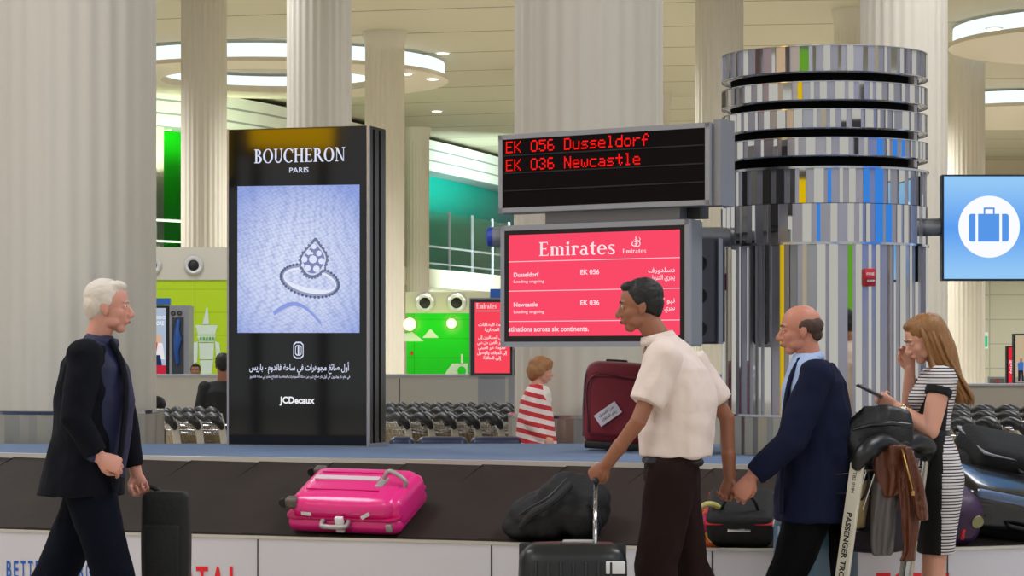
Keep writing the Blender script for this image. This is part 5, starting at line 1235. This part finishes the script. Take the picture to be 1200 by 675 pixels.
def collar(t, c, r, tilt, m):
    R = Matrix.Rotation(tilt, 3, 'Y'); bm = new(); n = 36; rings = []
    for k in range(n+1):
        a = 2*PI*k/n; o_ = R @ Vector((math.cos(a), math.sin(a), 0)); up = R @ Vector((0, 0, 1))
        p = c+R @ Vector((math.cos(a)*r, math.sin(a)*r, 0))
        rings.append([p+o_*.006-up*.02, p+o_*.010+up*.0, p+up*.024, p-o_*.006+up*.02, p-o_*.004-up*.02])
    loft(bm, rings, False); obj('collar', bm, m, t, True)
def short_hair(t, Mh, s, m, bald=False, full=1.0):
    bm = new(); R = Mh.to_3x3()
    def E(c, r): ell(bm, Mh @ (Vector(c)*s), tuple(v*s for v in r), R, 22, 14)
    if not bald:
        E((-.022, 0, .046), (.092*full, .080*full, .080*full)); E((-.045, 0, .01), (.068, .078, .075)); E((.03, 0, .092), (.05, .055, .026)); E((-.06, 0, -.03), (.04, .055, .04))
        for q in (-1, 1): E((.0, q*.069, .026), (.026, .013, .03))
    else:
        E((-.052, 0, .012), (.06, .077, .055)); E((-.066, 0, -.03), (.038, .055, .036))
        for q in (-1, 1): E((-.024, q*.066, .016), (.042, .014, .032)); E((-.002, q*.07, .004), (.012, .007, .018))
    bm = solid(bm, .006*s, 2, .0028, (70, 70, 70), 3); return obj('hair', bm, m, t, True)

# --- man with white hair and navy jacket walking right
navy = mat('dark navy wool', (8, 10, 20), .9, spec=.2, bump=.12, bscale=90)
d = 11.5
S = dict(skin=skin_mat('fair skin', (206, 146, 128)), brow=(190, 180, 170), pitch=.04, trousers=mat('dark blue denim', (6, 10, 24), .9, spec=.15, bump=.15, bscale=90), seed=1, tr=(.115, .094, .082, .078),
 j=dict(head=(127, 359, 0), neck=(114, 398, 0), chest=(112, 440, 0), waist=(110, 510, 0), hip=(108, 560, 0),
  shn=(100, 418, -.19), eln=(88, 492, -.27), wrn=(117, 536, -.25), hdn=(142, 546, -.23), shf=(122, 418, .19), elf=(146, 496, .24), wrf=(160, 556, .24), hdf=(168, 580, .24),
  hpn=(104, 575, -.085), knn=(134, 678, -.10), ann=(150, 770, -.12), hpf=(112, 570, .10), knf=(66, 672, .11), anf=(18, 745, .11)),
 handn=dict(back=(.2, -1, .4), curl=.55, side=-1), handf=dict(back=(0, 1, 0), curl=1.2, side=1))
t, P, fx, fy, Mh, hs = walker('man with white hair and dark navy jacket walking right with a black bag', d, 1, S)
shirt = mat('blue shirt', (16, 24, 62), .7, bump=.1, bscale=60)
garment(t, 'shirt', [(W(112, 562, d), .125, .17), (W(114, 520, d), .145, .175), (W(118, 470, d), .155, .18), (W(117, 430, d), .13, .175), (W(114, 404, d), .08, .1), (W(117, 393, d), .062, .066)], [], shirt, fx, fy, .005, 1)
garment(t, 'jacket', [(W(94, 580, d), .195, .235), (W(99, 545, d), .18, .225), (W(104, 500, d), .158, .205), (W(106, 455, d), .155, .205), (W(105, 425, d), .13, .2), (W(108, 404, d), .085, .12)],
 [([P['shn'], P['eln'], W(112, 532, d-.25)], [.082, .068, .052]), ([P['shf'], P['elf'], W(157, 548, d+.24)], [.08, .066, .05]), ([P['shn'], P['shn']+Vector((0, .01, 0))], [.085, .085], True)], navy, fx, fy, .009, 2)
for q in (-1, 1):   # open front edges and lapels
    bm = new(); tube(bm, spline([W(131, 400, d+q*.06), W(143, 425, d+q*.09), W(148, 460, d+q*.13), W(143, 520, d+q*.15), W(135, 575, d+q*.16)], 5), [(.012, .03)]*21, 10, up=Vector((0, 1, 0)), rnd=True); obj('lapel', solid(bm, .008, 2), navy, t, True)
collar(t, W(119, 400, d), .072, .2, shirt)
bm = new(); rounded(bm, Matrix.Translation(P['wrn']+Vector((-.03, 0, .01))) @ Matrix.Rotation(.5, 4, 'Y'), (.05, .065, .06), .02, 3); obj('shirt_cuff', bm, shirt, t, True)
short_hair(t, Mh, hs, mat('white hair', (214, 204, 192), .7))
c = W(195, 640, d+.24); bg = thing('black_briefcase', 'black upright case carried by the white-haired man', 'bag', (c.x, c.y, Z(690, d)))
bm = new(); zt, zb_ = Z(580, d), Z(697, d); rounded(bm, Matrix.Translation((c.x, c.y, (zt+zb_)/2)), (.21, .16, zt-zb_), .03, 4, puff=.008); obj('body', bm, fab, bg, True, 40)
bm = new(); tube(bm, spline([Vector((c.x-.09, c.y, zt-.01)), W(170, 572, d+.24), W(178, 571, d+.24), Vector((c.x-.01, c.y, zt-.01))], 5), .011, 8); obj('handle', bm, black, bg, True)
bm = new(); rounded(bm, Matrix.Translation((c.x-.01, c.y-.085, (zt+zb_)/2-.05)), (.16, .03, .26), .012, 3); obj('front_pocket', bm, fab, bg, True, 40)

# --- man in cream short-sleeved shirt walking left
d = 11.8
S = dict(skin=skin_mat('brown skin', (150, 96, 70)), brow=(20, 16, 14), pitch=.12, trousers=mat('dark brown wool', (36, 22, 20), .9, spec=.15, bump=.1, bscale=80), seed=5, tr=(.12, .1, .088, .084), lips=(120, 70, 62),
 j=dict(head=(750, 358, 0), neck=(772, 396, 0), chest=(792, 440, 0), waist=(790, 515, 0), hip=(787, 550, 0),
  shn=(778, 420, -.19), eln=(748, 494, -.25), wrn=(710, 545, -.16), hdn=(690, 562, -.12), shf=(806, 420, .18), elf=(852, 490, .22), wrf=(855, 562, .2), hdf=(850, 585, .18),
  hpn=(788, 560, -.10), knn=(768, 662, -.10), ann=(782, 765, -.1), hpf=(790, 560, .10), knf=(806, 664, .11), anf=(850, 750, .11)),
 handn=dict(back=(-.1, -1, .35), curl=1.1, side=1), handf=dict(back=(.3, 1, 0), curl=.7, side=-1))
t, P, fx, fy, Mh, hs = walker('man in cream short-sleeved shirt and brown trousers walking left past the red screen', d, -1, S)
csh = mat('cream shirt cotton', (226, 208, 198), .75, bump=.12, bscale=40)
garment(t, 'shirt', [(W(793, 535, d), .165, .205), (W(793, 505, d), .178, .21), (W(795, 465, d), .178, .205), (W(791, 432, d), .155, .2), (W(783, 408, d), .105, .15), (W(775, 393, d), .068, .075)],
 [([P['shn'], P['shn'].lerp(P['eln'], .72)], [.088, .082]), ([P['shf'], P['shf'].lerp(P['elf'], .75)], [.085, .078]), ([P['shn'], P['shn']+Vector((0, .01, 0))], [.088, .088], True)], csh, fx, fy, .011, 6)
collar(t, W(771, 397, d), .075, -.25, csh)
bm = new(); rounded(bm, Matrix.Translation(W(788, 540, d)), (.27, .33, .04), .02, 3); obj('belt', bm, black, t, True, 40)
short_hair(t, Mh, hs, mat('black hair', (16, 12, 11), .6), full=1.03)

# --- balding man in navy blazer walking left
d = 12.15
S = dict(skin=skin_mat('ruddy skin', (190, 126, 104)), brow=(70, 50, 38), pitch=.08, trousers=mat('black trousers', (5, 5, 6), .9, spec=.15, bump=.1, bscale=80), seed=9, tr=(.115, .09, .078, .075),
 j=dict(head=(938, 386, 0), neck=(950, 420, 0), chest=(958, 462, 0), waist=(954, 545, 0), hip=(952, 590, 0),
  shn=(958, 440, -.19), eln=(925, 520, -.26), wrn=(880, 560, -.25), hdn=(862, 585, -.24), shf=(952, 440, .19), elf=(965, 520, .25), wrf=(935, 560, .26), hdf=(920, 575, .26),
  hpn=(950, 600, -.085), knn=(915, 692, -.10), ann=(925, 780, -.1), hpf=(954, 600, .10), knf=(978, 692, .11), anf=(1020, 770, .11)),
 handn=dict(back=(-.1, -1, .1), curl=.5, side=1, s=1.1), handf=dict(back=(0, 1, 0), curl=.7, side=-1))
t, P, fx, fy, Mh, hs = walker('balding man in navy blazer and light blue shirt walking left', d, -1, S)
lsh = mat('light blue shirt', (158, 178, 214), .7, bump=.08, bscale=60); nv2 = mat('navy blazer wool', (17, 23, 48), .9, spec=.2, bump=.12, bscale=90)
garment(t, 'shirt', [(W(950, 560, d), .12, .15), (W(948, 500, d), .13, .16), (W(946, 455, d), .125, .165), (W(946, 425, d), .085, .11), (W(946, 414, d), .064, .07)], [], lsh, fx, fy, .004, 1)
garment(t, 'blazer', [(W(952, 610, d), .19, .235), (W(954, 575, d), .185, .225), (W(956, 525, d), .168, .205), (W(957, 480, d), .165, .205), (W(957, 448, d), .14, .2), (W(954, 426, d), .09, .12)],
 [([P['shn'], P['eln'], W(884, 557, d-.25)], [.084, .072, .056]), ([P['shf'], P['elf'], W(940, 556, d+.26)], [.08, .066, .05]), ([P['shn'], P['shn']+Vector((0, .01, 0))], [.086, .086], True)], nv2, fx, fy, .009, 12)
for q in (-1, 1):
    bm = new(); tube(bm, spline([W(936, 421, d+q*.05), W(926, 445, d+q*.08), W(920, 480, d+q*.12), W(917, 540, d+q*.14), W(915, 600, d+q*.15)], 5), [(.012, .03)]*21, 10, up=Vector((0, 1, 0)), rnd=True); obj('lapel', solid(bm, .008, 2), nv2, t, True)
collar(t, W(946, 421, d), .074, -.25, lsh)
short_hair(t, Mh, hs, mat('short brown hair', (70, 50, 40), .7), bald=True)

# --- woman with long hair reading her phone
d = 12.42; fx, fy = Vector((-1, 0, 0)), Vector((0, 1, 0))
skw = skin_mat('light skin', (214, 156, 132))
t = thing('person', 'woman with long brown-blond hair in black and white dress, reading her phone', 'person', (X(1094, d), d, 0))
Mh = Hm(W(1082, 397, d), PI+.12, math.radians(24)); hs = .93
shn, eln, wrn = W(1103, 444, d-.15), W(1090, 505, d-.20), W(1050, 476, d-.10); shf, elf, wrf = W(1092, 446, d+.14), W(1066, 480, d+.18), W(1066, 432, d+.10)
bm = new(); head(bm, Mh, hs, True, .8)
tube(bm, [W(1092, 408, d), W(1100, 426, d), W(1102, 444, d)], [.05, .047, .062], 16, rnd=True)
torso(bm, [(W(1097, 560, d), .09, .13, fx, fy), (W(1092, 505, d), .08, .11, fx, fy), (W(1095, 460, d), .095, .14, fx, fy), (W(1101, 436, d), .05, .12, fx, fy)])
tube(bm, [shn, shn.lerp(eln, .5), eln], [.05, .052, .043], 16, rnd=True); tube(bm, [eln, eln.lerp(wrn, .35), wrn], [.043, .042, .026], 16, rnd=True)
tube(bm, [shf, elf], [.045, .038], 14, rnd=True); tube(bm, [elf, elf.lerp(wrf, .35), wrf], [.04, .038, .025], 14, rnd=True)
hand(bm, oriented(wrn, W(1030, 466, d-.1)-wrn, (-.25, -.9, -.35)), .92, .75, side=1, thumb=.1, curls=(.55, .7, .8, .9))
hand(bm, oriented(wrf, Vector((-.12, .0, 1)), (.3, .95, 0)), .92, .45, side=-1, thumb=.3)
for hp_, kn, an in ((W(1100, 590, d-.075), W(1096, 665, d-.075), W(1097, 752, d-.075)), (W(1100, 590, d+.075), W(1092, 665, d+.065), W(1087, 752, d+.07))):
    tube(bm, [hp_, hp_.lerp(kn, .5), kn, kn.lerp(an, .3), kn.lerp(an, .75), an], [.075, .062, .05, .052, .036, .034], 16, rnd=True)
    tube(bm, [an, Vector((an.x-.08, an.y, .05)), Vector((an.x-.15, an.y, .03))], [.034, .032, .025], 10, rnd=True)
bm = solid(bm, .0048, 2); obj('body', bm, skw, t, True)
face_bits(t, Mh, hs, (176, 86, 84), (96, 68, 46))
for e in (-.08, .08): shoe(t, Vector((X(1092 if e < 0 else 1086, d)+.03, d+e, .0)), (-1, 0, 0), black, .23)
# dress
dm = bpy.data.materials.new('black and white stripes'); dm.use_nodes = True; q = NT(dm); b_ = dm.node_tree.nodes['Principled BSDF']; b_.inputs['Roughness'].default_value = .8
g, x, y, z = q.xyz('Object')
st = q.m('GREATER_THAN', q.m('MODULO', q.m('ADD', z, 10), .0152), .0058)
q.link(q.mix(st, (24, 22, 24), (214, 208, 208)), q.base())
dblk = mat('black jersey', (5, 5, 6), .85, bump=.08, bscale=100)
rows = [(1096.5, 648, .088, .16), (1097, 625, .095, .175), (1099, 590, .112, .185), (1100, 560, .122, .19), (1097, 530, .105, .17), (1092, 507, .082, .135), (1092, 485, .094, .145), (1093, 462, .115, .158), (1100, 443, .095, .165), (1105, 430, .05, .12)]
bm = new(); torso(bm, [(W(a, b, d), r1, r2, fx, fy) for a, b, r1, r2 in rows], 28)
ell(bm, W(1077, 468, d-.06), (.055, .06, .055)); ell(bm, W(1077, 468, d+.06), (.055, .06, .055)); ell(bm, W(1117, 562, d-.05), (.05, .08, .08)); ell(bm, W(1117, 562, d+.05), (.05, .08, .08))
bm = solid(bm, .006, 3, .003, (10, 10, 6), 3)
for f_ in bm.faces:
    c_ = f_.calc_center_median(); px, py = 600+F*c_.x/c_.y, 415+(EYE-c_.z)*F/c_.y
    xb = 1103 if py > 600 else 1103+(600-py)*.035 if py > 520 else 1107+(520-py)*.09     # where the striped back panel begins
    back_ = px > xb; front_ = py < 497 and px < 1096-(py-440)*.46 
    f_.material_index = 0 if (back_ or front_) else 1
obj('dress', bm, [dm, dblk], t, True)
for s_, sh_, el_ in (('n', shn, eln), ('f', shf, elf)):
    bm = new(); tube(bm, [sh_+Vector((.01, .02, .045)), sh_, sh_.lerp(el_, .2)], [.052, .066, .064], 18, rnd=False); ell(bm, sh_+Vector((0, 0, .012)), (.066, .06, .05)); sl = obj('sleeve', solid(bm, .006, 3), dm, t, True)
    bm = new(); tube(bm, [sh_.lerp(el_, .17), sh_.lerp(el_, .32)], [.066, .066], 18); obj('sleeve_trim', solid(bm, .006, 2), dblk, sl, True)
bm = new(); torso(bm, [(W(1092, 510.5, d), .09, .142, fx, fy), (W(1092, 503.5, d), .089, .141, fx, fy)], 30); obj('belt', bm, mat('patent belt', (10, 10, 11), .25), t, True, 40)
# watch and bracelets
wd = (wrn-eln).normalized(); ux, uy, uz = frame_of(eln, wrn)
for k, (o_, c_, r_) in enumerate(((-.035, 'gold', .0055), (-.05, 'steel', .0045), (-.062, 'gold', .0045))):
    bm = new(); cc = wrn+wd*o_; pts = [cc+ux*math.cos(2*PI*i/20)*.031+uy*math.sin(2*PI*i/20)*.031 for i in range(21)]; tube(bm, pts, r_, 8, up=wd); obj('bracelet', bm, mat('gold', (206, 176, 120), .25, 1) if c_ == 'gold' else chrome, t, True)
bm = new(); cc = wrn+wd*-.035; M = oriented(cc+Vector((0, -.033, 0)), wd, (0, -1, 0)); tube(bm, [M @ Vector((0, 0, -.004)), M @ Vector((0, 0, .006))], .017, 20); obj('watch', bm, mat('watch', (226, 222, 212), .3, .3), t, True, 40)
# hair: a cap plus many long locks falling down the back
hm = mat('brown blond hair', (138, 94, 48), .42, var=.38, vscale=14, stretch=(6, 6, .6), bump=.2, bscale=60)
bm = new(); R = Mh.to_3x3()
def E(c, r): ell(bm, Mh @ (Vector(c)*hs), tuple(v*hs for v in r), R, 22, 14)
E((-.02, 0, .045), (.1, .084, .083)); E((-.045, 0, .0), (.08, .084, .09)); E((.028, 0, .09), (.05, .055, .03))
tube(bm, [W(1090, 385, d), W(1103, 410, d), W(1114, 440, d), W(1124, 465, d)], [(.085, .08), (.09, .075), (.09, .055), (.08, .035)], 18, rnd=True)
bm = solid(bm, .007, 3, .003, (40, 40, 8), 3); hr = obj('hair', bm, hm, t, True)
random.seed(21); bm = new()
for k in range(150):
    u = random.random(); v = random.uniform(-1, 1); near = v
    # from the parting over the temple and ear, then down behind the shoulder
    x0 = 1072+u*20; p0 = W(x0, 368+abs(x0-1086)*.25+random.uniform(0, 4), d+v*.03)
    p1 = W(1078+u*26, 392+u*4, d+v*.088); p2 = W(1088+u*26, 420+random.uniform(-3, 3), d+v*.095); p3 = W(1103+u*26, 446, d+v*.085)
    p4 = W(1113+u*27, 463+random.uniform(-3, 3), d+v*.07-.0); p5 = W(1118+u*23, 472+u*6-random.uniform(0, 12), d+v*.06)
    if u < .25 and v < 0: p3 = W(1096+u*30, 446, d+v*.19); p4 = W(1098+u*40, 458, d+v*.17); p5 = W(1100+u*44, 468, d+v*.15)
    r_ = random.uniform(.006, .011)
    pts = spline([p0, p1, p2, p3, p4, p5], 4); n_ = len(pts); tube(bm, pts, [r_*(.7+.5*math.sin(PI*min(1, i/n_+.15)))*(1 if i < n_-4 else (n_-i)/4.5) for i in range(n_)], 6)
lk = obj('locks', bm, hm, hr, True)
# phone
c = W(1019, 458, d-.12); M = oriented(c, W(1008, 452, d-.12)-W(1030, 463, d-.12), (.3, .12, 1)); ph = thing('phone', 'grey phone held out in the woman’s hand', 'phone', c)
bm = new(); rounded(bm, M, (.135, .068, .0085), .003, 2); obj('body', bm, mat('phone grey', (120, 116, 120), .3, .6), ph, True, 40)
bm = new(); rounded(bm, M @ T_(0, 0, .0046), (.118, .062, .001), .0004, 1); obj('screen', bm, gloss, ph)

# --- woman in red and white stripes in the distance
d = 20; s_ = 150; fx, fy = Vector((1, 0, 0)), Vector((0, 1, 0)); Mh = Hm(W(634, 434, d), 0, math.radians(8)); hs = .85
t = thing('person', 'woman with fair bob in red and white striped cardigan walking right behind the island', 'person', (X(628, d), d, 0))
bm = new(); head(bm, Mh, hs, True); tube(bm, [W(632, 440, d), W(627, 458, d)], [.045, .05], 12, rnd=True)
torso(bm, [(W(628, 530, d), .1, .13, fx, fy), (W(628, 490, d), .1, .13, fx, fy), (W(627, 462, d), .08, .13, fx, fy)])
shn, eln, wrn = W(624, 464, d-.15), W(622, 494, d-.18), W(636, 514, d-.16)
tube(bm, [shn, eln, wrn], [.045, .038, .024], 12, rnd=True); hand(bm, oriented(wrn, (.8, 0, -.3), (0, -1, .3)), .85, .6, side=-1)
for e in (-.08, .08): leg_chain(bm, W(628, 530, d+e), Vector((X(630+e*60, d), d+e, .42)), Vector((X(628-e*120, d), d+e, .09)), .08, .05, .035)
bm = solid(bm, .007, 2); obj('body', bm, skw, t, True); face_bits(t, Mh, hs, (170, 90, 84), (120, 90, 60))
rm = bpy.data.materials.new('red and white stripes'); rm.use_nodes = True; q = NT(rm); rm.node_tree.nodes['Principled BSDF'].inputs['Roughness'].default_value = .85
g, x, y, z = q.xyz('Object'); st = q.m('GREATER_THAN', q.m('MODULO', q.m('ADD', q.m('ADD', z, q.m('MULTIPLY', x, .25)), 10), .075), .036)
q.link(q.mix(st, (200, 50, 58), (236, 216, 210)), q.base())
bm = new(); torso(bm, [(W(628, 524, d), .165, .19, fx, fy), (W(628, 495, d), .145, .18, fx, fy), (W(627, 470, d), .12, .18, fx, fy), (W(628, 456, d), .08, .12, fx, fy), (W(629, 450, d), .05, .06, fx, fy)])
tube(bm, [shn, eln, eln.lerp(wrn, .8)], [.065, .06, .05], 14, rnd=True); tube(bm, [W(629, 464, d+.15), W(638, 494, d+.18), W(645, 510, d+.16)], [.06, .055, .045], 14, rnd=True)
obj('cardigan', solid(bm, .01, 3, .008, (9, 9, 6), 4), rm, t, True)
bm = new(); tube(bm, [W(630, 530, d), W(628, 570, d)], [.13, .1], 14, rnd=True); obj('skirt', solid(bm, .012, 2), navy, t, True)
bm = new(); R = Mh.to_3x3()
def E(c, r): ell(bm, Mh @ (Vector(c)*hs), tuple(v*hs for v in r), R, 22, 14)
E((-.015, 0, .045), (.115, .095, .085)); E((-.06, 0, -.01), (.075, .095, .1)); E((.04, .0, .08), (.06, .07, .04)); E((-.01, .08, .0), (.05, .02, .06)); E((-.01, -.08, .0), (.05, .02, .06))
obj('hair', solid(bm, .008, 2, .006, (30, 30, 20), 2), mat('fair brown hair', (162, 112, 70), .6, var=.2, vscale=30), t, True)
bm = new(); ell(bm, W(637, 468, d-.02), (.065, .09, .12)); obj('white_scarf', solid(bm, .012, 2, .01, (16, 16, 16), 4), mat('white cotton', (226, 216, 206), .8), t, True)
for e in (-.08, .08): shoe(t, Vector((X(628-e*120, d)-.03, d+e, 0)), (1, 0, 0), black, .22)

# --- distant figures
def bystander(label, px, py, d, h, yaw, hairm, clothm, sk, long=False):
    """figure standing at px, top of the head at py"""
    t = thing('person', label, 'person', (X(px, d), d, 0)); top = Z(py, d); c = Vector((X(px, d), d, 0)); Rz = Matrix.Rotation(yaw, 3, 'Z'); fx_, fy_ = Rz @ Vector((1, 0, 0)), Rz @ Vector((0, 1, 0)); k = h/1.75
    up = lambda z: c+Vector((0, 0, top-(1.75-z)*k)); Mh = Hm(up(1.635), yaw); bm = new(); head(bm, Mh, .98*k)
    tube(bm, [up(1.58), up(1.45)], [.055*k, .06*k], 12, rnd=True)
    z0 = max(.04, (up(.08)).z)
    torso(bm, [(up(.9), .1*k, .14*k, fx_, fy_), (up(1.15), .1*k, .14*k, fx_, fy_), (up(1.38), .1*k, .16*k, fx_, fy_)])
    for e in (-1, 1):
        hd = up(.8)+fy_*e*.24*k+fx_*.05; tube(bm, [up(1.4)+fy_*e*.18*k, up(1.12)+fy_*e*.24*k, hd+Vector((0, 0, .08))], [.045*k, .04*k, .026*k], 10, rnd=True)
        hand(bm, oriented(hd+Vector((0, 0, .08)), (0, 0, -1), fy_*e), .95*k, .4, side=1)
        kn = up(.48)+fy_*e*.09*k; kn.z = max(kn.z, .3); leg_chain(bm, up(.9)+fy_*e*.09*k, kn, Vector((c.x, c.y, .09))+fy_*e*.09*k, .08*k, .05*k, .04*k)
    obj('body', solid(bm, .009, 2), sk, t, True); face_bits(t, Mh, .98*k, (150, 90, 80), (24, 18, 16))
    bm = new(); torso(bm, [(up(.8), .14*k, .19*k, fx_, fy_), (up(1.1), .14*k, .185*k, fx_, fy_), (up(1.35), .14*k, .2*k, fx_, fy_), (up(1.46), .08*k, .12*k, fx_, fy_)])
    for e in (-1, 1): tube(bm, [up(1.39)+fy_*e*.18*k, up(1.12)+fy_*e*.25*k, up(.9)+fy_*e*.25*k+fx_*.04], [.075*k, .062*k, .05*k], 12, rnd=True)
    obj('jacket', solid(bm, .012, 3, .008, (9, 9, 6), 4), clothm, t, True)
    bm = new()
    for e in (-1, 1): tube(bm, [up(.86)+fy_*e*.09*k, Vector((c.x, c.y, max(.3, up(.48).z)))+fy_*e*.09*k, Vector((c.x, c.y, .06))+fy_*e*.09*k], [.105*k, .08*k, .07*k], 12, rnd=True)
    obj('trousers', solid(bm, .014, 2), MATS['black trousers'], t, True)
    short_hair(t, Mh, .98*k, hairm, full=1.35 if long else 1.0)
    return t
bystander('dark-haired man in black jacket standing half hidden behind the totem’s left edge', 261, 414, 26, 1.72, math.radians(100), MATS['black hair'], mat('black jacket cloth', (20, 20, 22), .8), MATS['brown skin'])
bystander('boy with black hair peeping over the steel counter by the lime booth', 229, 426.5, 37.2, 1.6, math.radians(-90), MATS['black hair'], mat('grey cloth', (90, 90, 96), .8), MATS['brown skin'])
bystander('person with dark curly hair crouching low beside the wide left column', 181, 467, 20.2, 1.1, math.radians(180), MATS['black hair'], MATS['black jacket cloth'], MATS['brown skin'], True)
# ------------------------------------------------------------------ camera and picture settings
cd = bpy.data.cameras.new('camera'); cd.lens = 90; cd.sensor_width = 36; cd.shift_y = (415-337.5)/1200; cd.clip_end = 400
co = bpy.data.objects.new('camera', cd); co.location = (0, 0, EYE); co.rotation_euler = (PI/2, 0, 0); COL.objects.link(co); scn.camera = co
vs = scn.view_settings; vs.view_transform = 'Standard'; vs.look = 'None'; vs.exposure = 0; vs.gamma = 1; vs.use_curve_mapping = False
scn.cycles.use_denoising = True; scn.cycles.max_bounces = 7; scn.cycles.diffuse_bounces = 4; scn.cycles.glossy_bounces = 4
scn.cycles.caustics_reflective = False; scn.cycles.caustics_refractive = False; scn.cycles.sample_clamp_indirect = 4
